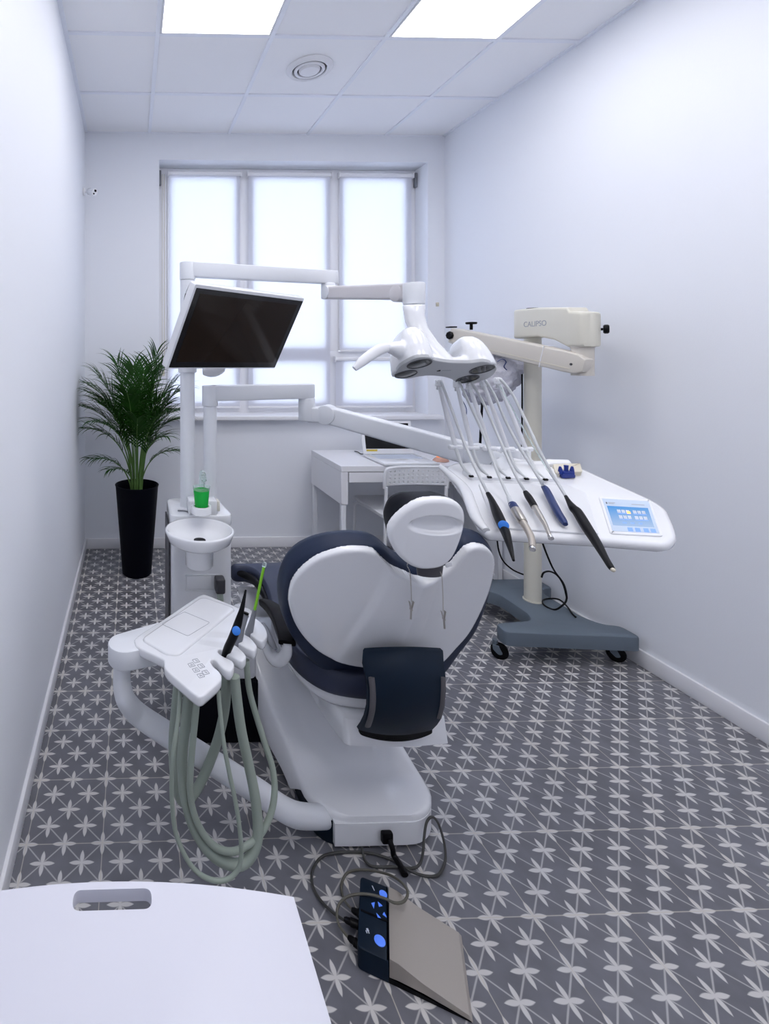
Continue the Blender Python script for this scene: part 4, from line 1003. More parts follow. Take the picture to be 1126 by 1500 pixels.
# base
def bo(x0, x1, y0, y1, r, z): return rounded([V((x0, y0, z)), V((x1, y0, z)), V((x1, y1, z)), V((x0, y1, z))], [r, r, .03, .03], 8)
b = B(); layered(b, bo(.547, .922, 1.4785, 2.42, .100, .072), V((0, 0, 1)), [(0, 0), (0, -.066), (.004, -.072)]); ob('base', b, 'darkpad', ch, label='dark base')
def ip(x, tab):
    if x <= tab[0][0]: return tab[0][1]
    for (a, fa), (c, fc) in zip(tab, tab[1:]):
        if x <= c: t_ = (x-a)/(c-a); t_ = t_ if abs(fa-fc) < .02 else t_*t_*(3-2*t_)*.5+t_*.5; return fa+(fc-fa)*t_
    return tab[-1][1]
XLt = [(1.594, .540), (1.69, .522), (1.87, .478), (2.0, .462), (2.3, .462)]
XRt = [(1.594, .944), (1.69, .920), (1.87, .905), (2.3, .90)]
ZTt = [(1.474, .096), (1.60, .100), (1.70, .150), (1.87, .236), (2.0, .280), (2.2, .315), (2.3, .32)]
ys = [1.4740, 1.4745, 1.476, 1.480, 1.488, 1.50, 1.52, 1.545, 1.57, 1.594]+[1.594+.0225*k for k in range(1, 32)]
rings = []
for i, y in enumerate(ys):
    xl, xr = ip(y, XLt), ip(y, XRt)
    if y < 1.594:
        c_ = .12*(1-math.sqrt(max(0, 1-((1.594-y)/.12)**2))); xl, xr = .540+c_, .944-c_
    zt_y = ip(y, ZTt)-(.006 if i == 0 else 0); zb_y = zt_y-.026 if y < 1.60 else max(.012, .012+(y-1.63)*.26)
    if 1.594 <= y < 1.66: zb_y = zt_y-.026-(zt_y-.026-.014)*(y-1.594)/.066
    row = []
    for k in range(33):
        u = k/32; x = xl+(xr-xl)*u; e_ = min(u, 1-u)*(xr-xl)
        rd = .014; lip = -rd*(1-min(1, e_/rd))**2*.8
        dish = -.016*min(1, max(0, (e_-.03)/.07))*min(1, max(0, (y-1.60)/.12)) if e_ > .03 else 0
        row.append(V((x, y, zt_y+lip+dish)))
    row = [V((xl, y, zb_y))]+row+[V((xr, y, zb_y))]
    rings.append(row)
b = B(); loft(b, rings); bmesh.ops.remove_doubles(b, verts=b.verts, dist=1e-5); ob('base_cover', b, 'plastic', ch, ang=50)
b = B(); arc = [V((.600, 1.56, .078)), V((.600, 1.4715, .078)), V((.66, 1.4705, .078)), V((.815, 1.4705, .078))]
for k in range(1, 11): a_ = PI/2*k/10; arc.append(V((.822+.118*math.sin(a_), 1.5885-.118*math.cos(a_), .078)))
arc += [V((.940, 1.66, .078)), V((.60, 1.66, .078))]
layered(b, arc, V((0, 0, 1)), [(0, 0), (0, -.066), (.003, -.069)]); rbk = ob('rear_cover', b, 'satin', ch)
# lift arm under the seat
b = B(); rings = []
for y, x0, x1, z in [(1.62, .66, .87, .322), (1.70, .65, .88, .318), (1.90, .60, .89, .31), (2.15, .60, .89, .30)]:
    rings.append(rounded([V((x0, y, z-.06)), V((x1, y, z-.06)), V((x1, y, z+.06)), V((x0, y, z+.06))], .03, 5))
loft(b, rings); ob('lift_arm', b, 'satin', ch)
# seat
def lz(px, py, z=.50): return PZ(px, py, z)
s_l = [lz(391, 872), lz(384, 856), lz(374, 843), lz(359, 836), lz(347, 836)]
so = [V((.745, 1.458, .5)), V((.66, 1.466, .5)), V((.585, 1.495, .5)), V((.535, 1.560, .5)), V((.512, 1.66, .5)), V((.517, 1.80, .5)), V((.530, 1.92, .5))]+[V((p.x, p.y, .5)) for p in s_l]+[V((.462, 2.265, .5)), V((.745, 2.275, .5)), V((1.01, 2.27, .5)), V((1.02, 2.20, .5)), V((.965, 2.00, .5)), V((.968, 1.80, .5)), V((.985, 1.66, .5)), V((.962, 1.560, .5)), V((.905, 1.495, .5)), V((.83, 1.466, .5))]
so = cr(so, 5, True); so = resample(so, 140)
b = B(); rings = []
for ins, dz in ((.0125, -.056), (.005, -.050), (0, -.030), (0, .0), (.004, .012), (.009, .019), (.013, .021)):
    rings.append([V((p.x, p.y, .500+dz)) for p in offset(so, V((0, 0, 1)), ins)])
loft(b, rings); st = ob('seat', b, 'navy2', ch, ang=50)
b = B(); sf = resample(so, 140); rings = []
for ins, z in ((.016, .447), (.012, .435), (.020, .415), (.045, .392), (.09, .375), (.12, .37)):
    rings.append([V((p.x, min(p.y, 2.2-ins), z)) for p in offset(sf, V((0, 0, 1)), ins)])
loft(b, rings); ob('seat_frame', b, 'plastic', ch, ang=60)
zf0, zf1 = .322, .392
q = [PZ(506, 1092, zf0), PZ(560, 1094.5, zf0), PZ(610, 1093.5, zf0), PZ(657, 1089, zf0)]
out_ = [q[0], q[1], q[2], q[3], V((q[3].x-.01, 1.62, zf0)), V((q[3].x-.02, 1.95, zf0)), V((q[0].x-.02, 1.95, zf0)), V((q[0].x-.022, 1.60, zf0))]
out_ = rounded(out_, [.02, .05, .05, .006, .05, .05, .05, .05], 5)
b = B(); rings = [[V((p.x, p.y, zf0)) for p in out_], [V((p.x, p.y, zf0+.002)) for p in out_], [V((.742+(p.x-.742)*.985, p.y+.004, zf0+.035)) for p in out_], [V((.742+(p.x-.742)*.975, p.y+.010, zf1)) for p in out_], [V((.742+(p.x-.742)*.95, p.y+.02, zf1+.004)) for p in out_]]
loft(b, rings); ob('rear_bracket', b, 'plastic', ch, ang=50)
zs = .368
q = [PZ(x, y, zs) for x, y in [(522, 1057), (525, 1069), (533, 1074.5), (558, 1080.5), (587, 1082), (612, 1078), (630, 1071), (631.5, 1067)]]
q = cr([V((p.x, p.y-.004, zs)) for p in q], 5)
b = B(); rings = []
out_ = q+[V((q[-1].x, 1.60, zs)), V((q[0].x, 1.60, zs))]
layered(b, out_, V((0, 0, 1)), [(0, 0), (0, -.005), (.001, -.006)]); ob('slot_trim', b, 'black', ch, label='black curved slot edge')
# leg section
b = B(); rings = []
for y, z, x0, x1, h_ in [(2.26, .49, .66, .95, .05), (2.34, .46, .66, .95, .05), (2.46, .34, .67, .94, .045), (2.56, .20, .68, .93, .04), (2.60, .14, .69, .92, .03)]:
    rings.append(rounded([V((x0, y-h_*.6, z-h_*.6)), V((x1, y-h_*.6, z-h_*.6)), V((x1, y, z)), V((x0, y, z))], .012, 3))
loft(b, rings); ob('leg_rest', b, 'navy2', ch)
# back rest plane
BQ = V((0, 1.50, .426)); BD = V((0, -.22, .553)).normalized(); BN = V((0, -BD.z, BD.y)).normalized()
def c6(pts): return [(380+x/2.815, 680+y/2.815) for x, y in pts]
white = c6([(462, 357), (430, 354), (385, 356), (340, 366), (270, 394), (215, 434), (170, 485), (146, 535), (138, 590), (146, 640), (165, 690), (200, 740), (250, 785), (320, 818), (400, 835), (470, 840), (600, 845), (720, 846), (770, 832), (830, 778), (890, 720), (940, 640), (980, 550), (1000, 470), (1000, 410), (982, 376), (950, 354), (905, 347), (868, 356), (838, 384), (800, 425), (755, 452), (705, 470), (655, 474), (605, 452), (550, 428), (508, 392), (482, 364)])
wp = [PP(x, y, BQ, BN) for x, y in white]
wp = resample(cr(wp, 5, True), 160)
def bend(p, k=.42):
    u = p.x-.725; return p+V((0, k*u*u, 0))
def voxel(o, s, it=6, fn=None):
    md = o.modifiers.new('r', 'REMESH'); md.mode = 'VOXEL'; md.voxel_size = s
    md = o.modifiers.new('s', 'SMOOTH'); md.factor = .5; md.iterations = it
    bake(o); l = wloc(o)
    if fn:
        for v in o.data.vertices: v.co = fn(v.co+l)-l
    for f in o.data.polygons: f.use_smooth = True
    return o
b = B(); layered(b, wp, BN, [(.0, -.016), (0, -.003), (.0015, .001), (.006, .003)]); bs_ = ob('back_shell', b, 'plastic', ch)
def shellfn(p):
    u, v_ = p.x-.735, (p-BQ).dot(BD)
    # belly: rises towards the neck and falls away beyond the crease that runs down to the left
    d = (p-BQ).dot(BN)
    if d > -.012:
        cx_ = .665-.10*max(0, min(1, (.50-v_)/.40))**1.4
        h_ = .012*(1/(1+math.exp(-(p.x-cx_)/.0045)))*max(0, min(1, (v_-.10)/.25))*max(0, min(1, (.80-p.x)/.05+.35))
        h_ += .014*math.exp(-((p.x-.735)/.13)**2)*max(0, v_-.25)/.3
        p = p+BN*h_
    return bend(p)
voxel(bs_, .0035, 2, shellfn)
navy = c6([(462, 322), (420, 319), (380, 321), (300, 335), (225, 363), (160, 410), (120, 470), (101, 540), (101, 600), (112, 660), (140, 725), (180, 780), (240, 835), (330, 868), (420, 880), (520, 885), (650, 890), (740, 890), (790, 860), (850, 790), (930, 700), (985, 560), (1004, 440), (1003, 400), (984, 352), (948, 325), (900, 315), (856, 319), (822, 340), (800, 372), (770, 410), (700, 440), (640, 430), (600, 408), (560, 385), (525, 352), (495, 330)])
npt = [PP(x, y, BQ-BN*.045, BN) for x, y in navy]; npt = resample(cr(npt, 5, True), 160)
b = B(); layered(b, npt, BN, [(.03, -.065), (.012, -.058), (0, -.035), (0, -.010), (.004, .010), (.012, .018), (.02, .020)]); bc_ = ob('back_cushion', b, 'navy', ch, label='navy leather back cushion')
voxel(bc_, .005, 6, bend)
# link cover
prof = [(953, 1.372, 536.5, 648.5), (956, 1.366, 534.5, 649), (975, 1.345, 533, 650), (992, 1.334, 537, 652.5), (1012, 1.330, 539.5, 653), (1036, 1.336, 539, 651), (1052, 1.352, 535, 646.5), (1062, 1.376, 530, 640), (1069, 1.405, 525, 633)]
b = B(); rings = []
for th_ in (0, 1):
    for (y, Y, xl, xr) in (prof if th_ == 0 else prof[::-1]):
        row = []
        for k in range(17):
            f = k/16; x = xl+(xr-xl)*f; bow = (1-(2*f-1)**2); p = P(x, y-(.0 if y > 1000 else 2.0*bow)+(8*bow if y > 1045 else 0)*(min(1, (y-1045)/20) if y > 1045 else 0), Y-.026*bow)
            p = p+V((0, .012*th_, 0)); row.append(p)
        rings.append(row)
vs = [[b.verts.new(p) for p in r] for r in rings]; n = len(vs)
for i in range(n):
    for k in range(16): b.faces.new((vs[i][k], vs[i][k+1], vs[(i+1) % n][k+1], vs[(i+1) % n][k]))
for k in (0, 16):
    for i in range(len(prof)-1): b.faces.new((vs[i][k], vs[i+1][k], vs[n-2-i][k], vs[n-1-i][k]))
lk = ob('link_cover', b, 'darkpad', ch, ang=50, label='dark blue curved cover between back and seat')
for side in (0, 1):
    pr = [(992, 1.334, 539.5, 652.5), (1012, 1.331, 541.5, 652.5), (1036, 1.336, 541, 650.5), (1052, 1.352, 538, 646.5)]+([(1064, 1.376, 534, 641)] if side == 0 else [])
    b = B(); L_ = []
    for y, Y, xl, xr in pr: x = xl+4.5 if side == 0 else xr-3.5; L_.append(P(x, y, Y-.008 if True else Y))
    tube(b, L_, [.0085 if side == 0 else .0065]*len(L_), 10, 5, flat=.45, up=(0, -1, 0)); ob('edge_strip', b, 'mgrey', lk, label='grey edge strip')
# head rest
HQ = V((.76, 1.205, 1.03)); HDir = V((0, -.20, .98)).normalized(); HN = V((0, -HDir.z, HDir.y)).normalized()
hw = c6([(718, 141), (770, 142), (815, 158), (838, 185), (844, 215), (838, 258), (822, 310), (796, 370), (768, 405), (735, 424), (690, 432), (650, 430), (612, 412), (575, 375), (552, 328), (545, 285), (556, 252), (580, 218), (620, 180), (665, 152)])
hp_ = resample(cr([PP(x, y, HQ, HN) for x, y in hw], 5, True), 90)
b = B(); layered(b, hp_, HN, [(0, -.014), (0, -.004), (.003, .001), (.008, .004)]); hs_ = ob('headrest_shell', b, 'plastic', ch)
def headfn(p):
    u, v_ = (p-HQ).x, (p-HQ).dot(HDir); d = (p-HQ).dot(HN)
    if d > -.012:
        gc = PP(638, 769, HQ, HN); gu = (p.x-gc.x)/.064; gv = ((p-gc).dot(HDir)-.004*(1-gu*gu))/.0245
        r = gu*gu+gv*gv
        if r < 1.25:
            t_ = max(0, min(1, (1.15-r)/.55)); dep = t_*t_*(3-2*t_)*.012
            p = p-HN*dep
        p = p+HN*.008*max(0, 1-(u/.09)**2)*max(0, 1-((v_+.01)/.11)**2)
    return p+V((0, .9*u*u, 0))
voxel(hs_, .0022, 3, headfn)
hk = c6([(770, 150), (700, 128), (640, 118), (580, 120), (540, 145), (518, 190), (514, 230), (524, 270), (542, 310), (560, 350), (600, 400), (680, 425), (760, 395), (800, 330), (825, 250), (820, 190)])
HC2 = HQ-HN*.075; 
hk2 = c6([(735, 118), (700, 117), (640, 118), (580, 122), (540, 145), (518, 190), (514, 225), (524, 270), (545, 310), (575, 345), (640, 380), (700, 385), (760, 345), (790, 280), (800, 200), (785, 145)])
k2 = resample(cr([PP(x, y, HC2, HN) for x, y in hk2], 5, True), 90)
b = B(); mid = resample(cr([p-HN*.03 for p in hp_][::6], 3, True), 90)
rings = []
def scl(pts, c, s): return [c+(p-c)*s for p in pts]
# align the two outlines by angle around their centres
def byang(pts, n=90):
    c = sum(pts, V((0, 0, 0)))/len(pts); out = []
    for k in range(n):
        a = -PI+2*PI*(k+.5)/n; best = min(pts, key=lambda p: abs((math.atan2((p-c).dot(HDir), (p-c).x)-a+PI) % (2*PI)-PI)); out.append(best)
    return out
dense1 = cr([p-HN*.013 for p in hp_], 4, True); dense2 = cr(k2, 4, True)
r1, r2 = byang(dense1), byang(dense2); r1 = [p+V((0, .9*(p.x-HQ.x)**2, 0)) for p in r1]
c1, c2 = sum(r1, V((0, 0, 0)))/90, sum(r2, V((0, 0, 0)))/90
rings = [scl(r1, c1, .98), scl(r1, c1, .995), [a.lerp(d_, .5) for a, d_ in zip(r1, r2)], r2, scl([p-HN*.018 for p in r2], c2-HN*.018, .93), scl([p-HN*.026 for p in r2], c2-HN*.026, .75)]
loft(b, rings); ob('headrest_cushion', b, 'blackmat', ch, ang=60, label='black leather headrest cushion')
b = B(); n0 = P(629, 818, 1.235); n1 = P(629, 842, 1.29)
rings = []
for k in range(6):
    f = k/5; c = n0.lerp(n1, f)-V((0, 0, .0)); rings.append([c+V(((.036-.004*f)*math.cos(2*PI*i/24), .016*math.sin(2*PI*i/24), 0)) for i in range(24)])
loft(b, rings); ob('headrest_neck', b, 'dgrey', ch, label='dark grey headrest post')
# arm rest (left of the picture)
b = B(); q = [P(384, 882, 1.80), P(392, 886, 1.76), P(402, 894, 1.70), P(409, 905, 1.64), P(415, 919, 1.58), P(419, 932, 1.53), P(420.5, 942, 1.50)]
rings = []
for i, p in enumerate(cr(q, 5)):
    tq = cr(q, 5); d = (tq[min(i+1, len(tq)-1)]-tq[max(i-1, 0)]).normalized(); s = V((1, .0, 0)); s = (s-d*s.dot(d)).normalized(); nn = s.cross(d).normalized(); f = i/(len(tq)-1)
    wq = .0135+.012*min(1, f*3); hq = .008+.006*math.sin(PI*min(1, f+.15)); rings.append(rounded([p+s*wq+nn*hq, p-s*wq+nn*hq, p-s*wq-nn*hq, p+s*wq-nn*hq], .006, 3))
loft(b, rings); ob('armrest_pad', b, 'arm_pad', ch, ang=60, label='black curved armrest pad')
b = B(); q = [P(420, 940, 1.51), P(419.5, 955, 1.515), P(413, 965, 1.53), P(404, 966, 1.55), P(396, 958, 1.58), P(390, 945, 1.62), P(386, 932, 1.67)]; tube(b, q, [.018, .020, .021, .021, .020, .018, .014], 16, 6, flat=.8); ob('armrest_bracket', b, 'plastic', ch)
b = B(); q = [P(404, 951, 1.535), P(399, 944, 1.55), P(394, 934, 1.58), P(389, 922, 1.62), P(385, 914, 1.66)]; tube(b, q, [.006, .011, .012, .011, .008], 14, 5, flat=.6); ob('armrest_insert', b, 'grey', ch, label='grey inner strip of the armrest bracket')
# front-left flare of the seat, dark side piping
b = B(); q = [lz(347, 838, .487), lz(357, 842, .487), lz(368, 847, .487), lz(377, 855, .487), lz(384, 866, .487), lz(390, 878, .487), lz(394, 888, .487)]; tube(b, q, [.012, .015, .016, .016, .015, .013, .009], 12, 5, flat=1.0); ob('side_piping', b, 'black', ch, label='black edge of the seat at its front left corner')

# ---- bib chain with two clips, hanging from the headrest neck
t = thing('bib_clip_chain', P(625, 850, 1.27), 'fine metal bib chain with two alligator clips hanging behind the headrest', 'bib chain')
b = B()
def beads(pts, step=.0042, r=.0015):
    C = cr(pts, 30); acc = 0
    for i in range(1, len(C)):
        acc += (C[i]-C[i-1]).length
        if acc >= step:
            acc = 0; s = B(); bmesh.ops.create_icosphere(s, subdivisions=1, radius=r); s.transform(Matrix.Translation(C[i])); join(b, s)
chl = [P(596, 829, 1.262), P(600, 838, 1.258), P(602, 860, 1.29), P(602.5, 881, 1.31)]
chr_ = [P(643, 835, 1.262), P(647, 845, 1.262), P(648.5, 870, 1.30), P(649, 895, 1.32)]
beads(chl); beads(chr_); beads([P(596, 829, 1.262), P(600, 822, 1.285), P(620, 824, 1.30), P(640, 826, 1.285), P(643, 835, 1.262)])
tube(b, chl, .0007, 6, 4); tube(b, chr_, .0007, 6, 4); ob('chain', b, 'steel', t)
for (x0, y0, x1, y1, Y) in ((602.5, 881, 601.5, 907, 1.312), (649, 895, 651, 921, 1.322)):
    a, c = P(x0, y0, Y), P(x1, y1, Y); d = (c-a).normalized(); s = V((1, 0, 0))
    b = B()
    for sg in (-1, 1):
        rings = []
        for k in range(7):
            f = k/6; cc_ = a.lerp(c, f); gap = (.0048*(1-f*2.2) if f < .45 else .0048*(f-.45)*.25)*sg; w_ = .0042*(1-.55*f); rings.append([cc_+s*(gap+.0009*sg)+V((0, w_, 0)), cc_+s*gap+V((0, w_, 0)), cc_+s*gap-V((0, w_, 0)), cc_+s*(gap+.0009*sg)-V((0, w_, 0))])
        loft(b, rings)
    m_ = a.lerp(c, .45); cyl(b, m_-V((0, .005, 0)), m_+V((0, .005, 0)), .0022, n=12); ob('clip', b, 'steel', t, label='silver alligator clip')
c = P(657, 827, 1.245); b = B(); box(b, -.0085, .0085, -.002, .002, -.006, .006, .0015, 2, Matrix.Translation(c) @ Matrix.Rotation(-.25, 4, 'Y')); ob('paper_tab', b, 'plastic', t, label='small white tab')

# ================================================================== ASSISTANT TRAY (left front)
AZ = .655; UP = V((0, 0, 1))
def AP(px, py, h_=0): return PZ(px, py, AZ+h_)
asx = thing('assistant_tray', (AP(255, 950).x, AP(255, 950).y, AZ-.03), 'white assistant holder tray with a keypad on a thick curved tube arm', 'dental unit')
op = [(296, 871), (303, 871.5), (325, 880), (350, 890), (367, 900), (383, 912), (389.5, 921), (391.5, 930), (388, 937), (383.5, 939), (376, 936), (367, 928.5), (362, 925), (358.5, 926), (359.5, 929.5), (366, 933), (374, 942), (376.5, 948), (372, 953), (367, 951.5), (358, 947), (348, 941), (342.5, 937), (338.5, 938), (339.5, 942), (347, 946), (357, 955), (360.5, 962), (355.5, 968), (350, 967), (341, 962), (332, 957), (325, 951.5), (320.5, 951), (319.5, 955), (327, 961), (338, 966), (343, 972), (341.5, 979), (336.5, 983), (330, 981), (322, 974), (316, 967), (310.5, 965), (308.5, 969), (314, 977), (321, 983), (324.5, 990), (322, 998), (304, 1014), (296, 1019.5), (286, 1018), (262, 998), (242, 980), (240, 969), (236, 964), (204, 949), (197.5, 940), (201, 932), (238, 908), (284, 877)]
pts = [AP(*p) for p in op]; pts = resample(cr(pts, 3, True), 260)
b = B(); layered(b, pts, UP, [(.004, .0), (.0012, -.0012), (.0, -.004), (0, -.018), (.003, -.026), (.006, -.028)]); tr = ob('tray_body', b, 'plastic', asx, ang=60)
o2 = rounded([AP(206, 938, .0), AP(296, 875, 0), AP(346, 893, 0), AP(262, 962, 0), AP(243, 960, 0)], [.02, .03, .02, .02, .01], 6)
b = B(); layered(b, o2, UP, [(.007, .005), (.002, .004), (0, 0), (0, -.002)]); lid_ = ob('tray_top', b, 'plastic', asx, ang=60)
gl = rounded([AP(236, 914, .0054), AP(275, 932, .0054), AP(308, 912, .0054), AP(270, 896, .0054)], .008, 5)
b = B(); loft(b, [[p+V((0, 0, z)) for p in gl_] for gl_, z in ((gl, 0), (gl, .0004), (offset(gl, UP, .0008), .0004), (offset(gl, UP, .0008), 0))], cap=False); ob('recess_line', b, 'text', lid_)
kp = [(287, 968), (280.5, 974), (294.4, 975.6), (287, 981.6), (301, 985), (294, 989.6)]
ax = (AP(301, 985)-AP(287, 968)).normalized(); ay = UP.cross(ax)
for i, p in enumerate(kp):
    c = AP(*p, .0003); b = B(); s = .0078
    sq = rounded([c+ax*s+ay*s, c-ax*s+ay*s, c-ax*s-ay*s, c+ax*s-ay*s], .0012, 3); inn = offset(sq, UP, .0009) 
    loft(b, [sq, [q_+V((0, 0, .0005)) for q_ in sq], [q_+V((0, 0, .0005)) for q_ in inn], inn], cap=False)
    for k in range(2+i % 2):
        d_ = c+ay*(.0025-.0025*k)+ax*(.0012*(-1)**k); bb = .0006; layered(b, [d_+ax*.0025+ay*bb, d_-ax*.0025+ay*bb, d_-ax*.0025-ay*bb, d_+ax*.0025-ay*bb], UP, [(0, 0), (0, .0005)])
    ob('key', b, 'text', tr, sm=False, label='grey outlined key with a small symbol')
# arm bracket and tube
e0 = AP(184, 940, -.012); b = B(); zt = AZ-.006
br = [AP(160, 936, -.006), AP(172, 925, -.006), AP(215, 908, -.006), AP(262, 910, -.006), AP(262, 960, -.006), AP(215, 950, -.006), AP(196, 955, -.006), AP(170, 951, -.006)]
e0 = AP(184, 940, -.006); rr = .050
ang0 = AP(245, 925, -.006)-e0; ang0.z = 0; L0 = ang0.length; d = ang0.normalized(); s = V((-d.y, d.x, 0))
q = []
for k in range(13): a_ = PI/2+PI*k/12; q.append(e0+d*(rr*math.cos(a_))+s*(rr*math.sin(a_)))
q += [e0+d*L0-s*rr*1.2, e0+d*L0+s*rr*1.2]
layered(b, q, UP, [(.006, 0), (.0015, -.002), (0, -.006), (0, -.050), (.003, -.055)]); ob('arm_bracket', b, 'pole', asx)
tp_ = [P(179, 962, e0.y), P(178.5, 985, e0.y), P(179, 1005, e0.y), P(185, 1026, e0.y-.0), P(202, 1046, 1.455), P(232, 1067, 1.45), P(275, 1094, 1.445), P(330, 1129, 1.445), P(383, 1163, 1.45), P(410, 1182, 1.455), P(432, 1193, 1.465), P(455, 1196, 1.49), P(485, 1196, 1.53)]
tp_ = [V((p.x, p.y, max(p.z, .037))) for p in tp_]
b = B(); tube(b, tp_, [.0245, .0245, .026, .028, .030, .031, .0315, .032, .032, .032, .032, .031, .030], 28, 6); ob('tube_arm', b, 'pole', asx)
# suction hoses
def hose(label, pts, r, m='hose', name='suction_hose'):
    L_ = [P(*p) for p in pts]; L_ = [V((p.x, p.y, min(p.z, AZ-.031))) for p in L_]; b = B(); tube(b, L_, r, 14, 6); o = ob(name, b, m); tag(o, label, 'hose', 'hoses looping under the assistant tray'); return o
def c7(L): return [(150+x/3, 800+y/3, Y) for x, y, Y in L]
hose('thick sage green hose looping left under the assistant tray, in a short loop', c7([(335, 600, 1.36), (322, 720, 1.36), (312, 860, 1.36), (315, 980, 1.365), (330, 1080, 1.37), (362, 1125, 1.38), (400, 1090, 1.39), (445, 1010, 1.40), (490, 900, 1.40), (520, 800, 1.385), (540, 690, 1.36), (542, 570, 1.33), (535, 520, 1.325)]), .0135)
hose('thickest sage green hose, hanging down to the floor in the longest wide loop', c7([(378, 640, 1.28), (368, 760, 1.28), (352, 900, 1.28), (352, 1010, 1.28), (365, 1110, 1.27), (400, 1230, 1.265), (460, 1330, 1.26), (530, 1385, 1.26), (610, 1398, 1.27), (665, 1340, 1.28), (683, 1250, 1.29), (670, 1100, 1.30), (640, 950, 1.31), (608, 800, 1.31), (588, 650, 1.31), (580, 530, 1.31)]), .0135)
hose('medium sage green hose passing rightmost under the assistant tray', c7([(415, 670, 1.25), (405, 780, 1.25), (393, 900, 1.25), (385, 1050, 1.25), (400, 1170, 1.25), (450, 1275, 1.25), (520, 1335, 1.255), (600, 1335, 1.27), (690, 1270, 1.29), (738, 1180, 1.31), (756, 1080, 1.33), (748, 980, 1.35), (718, 880, 1.365), (680, 760, 1.38), (645, 630, 1.39), (632, 500, 1.395)]), .0085)
hose('thin grey green tube dropping lowest of all below the assistant tray', c7([(345, 590, 1.31), (335, 740, 1.25), (312, 900, 1.22), (305, 1000, 1.22), (305, 1110, 1.22), (322, 1260, 1.22), (380, 1390, 1.215), (450, 1455, 1.21), (530, 1470, 1.21), (590, 1430, 1.215), (610, 1350, 1.22), (600, 1220, 1.225), (580, 1100, 1.23), (558, 1000, 1.235), (532, 860, 1.24), (516, 720, 1.25), (510, 600, 1.255)]), .0055, 'hose')
# tools standing in the slots
def tool(name, label, cat, segs):
    f = segs[0][2][0]; t = thing(name, P(f[0], f[1], f[2]), label, cat)
    for nm, mt, ps, lb in segs:
        b = B(); tube(b, [P(x, y, Y) for x, y, Y, r in ps], [r for x, y, Y, r in ps], 18, 4); ob(nm, b, mt, t, label=lb)
    return t
ty = AP(330, 955).y
s1_ = tool('air_water_syringe', 'black curved air-water syringe with a round blue button standing in the assistant tray', 'dental handpiece',
   [('body', 'black', [(329, 962, ty+.01, .0095), (333, 951, ty, .0115), (339, 938, ty-.01, .0115), (345, 924, ty-.015, .0120), (350, 908, ty-.015, .0100), (354, 893, ty-.01, .0068), (357.5, 877, ty-.0, .0045), (360, 864, ty+.01, .0025)], 'black curved body')])
c = P(346, 924, ty-.028); b = B(); lathe(b, [(.001, 0), (.0112, 0), (.0112, .003), (.0095, .0042), (.001, .0045)], c, 28, (CAM-c).normalized()); ob('button', b, 'blue', s1_, label='round blue button')
t3 = AP(350, 938).y
tool('suction_tool', 'thick grey suction handle with a dark open end in the assistant tray', 'suction tool',
   [('body', 'grey', [(345, 945, t3+.0, .013), (350, 934, t3, .0115), (354, 920, t3, .0092), (357.5, 906, t3+.01, .0100), (359.5, 900, t3+.012, .0105)], None), ('opening', 'black', [(359.6, 899.5, t3+.013, .0088), (360.2, 897, t3+.014, .0092)], 'dark open end')])
t4 = AP(366, 925).y
se = tool('saliva_ejector', 'bright green thin suction straw with a clear tip in a grey handle', 'suction tool',
   [('handle', 'grey', [(362, 933, t4, .0125), (366, 922, t4, .0105), (370, 906, t4, .0075), (373, 893, t4, .0060)], None),
    ('tube', 'green2', [(373, 893, t4, .0042), (378, 870, t4, .0042), (383, 846, t4, .0042), (386.5, 830, t4, .0042)], 'green straw'),
    ('tip', 'clear', [(386.5, 830, t4, .0060), (388, 824, t4, .0058)], 'clear tip')])

# ================================================================== FOOT PEDAL
g0 = PZ(523, 1419, 0); g1 = PZ(691, 1500, 0); e1_ = (g1-g0); Lp = e1_.length; e1_.normalize(); e2_ = V((-e1_.y, e1_.x, 0))
far = PZ(537, 1287, .05); Wp = (far-g0).dot(e2_)
def FP(u, v, z): return g0+e1_*u+e2_*v+V((0, 0, z))
us = (PZ(569, 1429, 0)-g0).dot(e1_)
fp_ = thing('foot_pedal', FP(Lp/2, Wp/2, 0), 'dark foot control with blue buttons and a sloping metal plate on the floor', 'foot pedal')
b = B(); q = rounded([FP(0, 0, .052), FP(us, 0, .052), FP(us, Wp, .052), FP(0, Wp, .052)], [.012, .001, .001, .012], 4)
layered(b, q, UP, [(.004, 0), (.001, -.0015), (0, -.005), (0, -.050), (.002, -.052)]); bd_ = ob('control_block', b, 'navyp' if False else 'darkpad', fp_, label='dark blue control block')
b = B(); rings = []
for u, z in ((us, .012), (Lp, .004)): rings.append([FP(u, .002, .0), FP(u, Wp-.002, .0), FP(u, Wp-.002, z), FP(u, .002, z)])
loft(b, rings); ob('sole', b, 'black', fp_, sm=False)
b = B(); rings = []
for u, z, t_ in ((us+.002, .056, .040), (us+.02, .0535, .036), (Lp*.6, .034, .018), (Lp-.004, .012, .006), (Lp+.002, .0065, .0025)): rings.append([FP(u, 0, z-t_), FP(u, Wp, z-t_), FP(u, Wp-.003, z), FP(u, .003, z)])
loft(b, rings); ob('metal_plate', b, 'steel2', fp_, ang=25, label='brushed metal plate')
def PB(px, py, h_=.0525): return PZ(px, py, h_)
c8 = lambda x, y: (440+x/4.021, 1140+y/4.021)
for (x, y, r) in ((487, 683, .0095), (467, 958, .0125)):
    b = B(); lathe(b, [(.001, -.001), (r, -.001), (r, .0012), (r-.0015, .002), (.001, .0022)], PB(*c8(x, y)), 28); ob('round_button', b, 'bluek', bd_, label='round blue button')
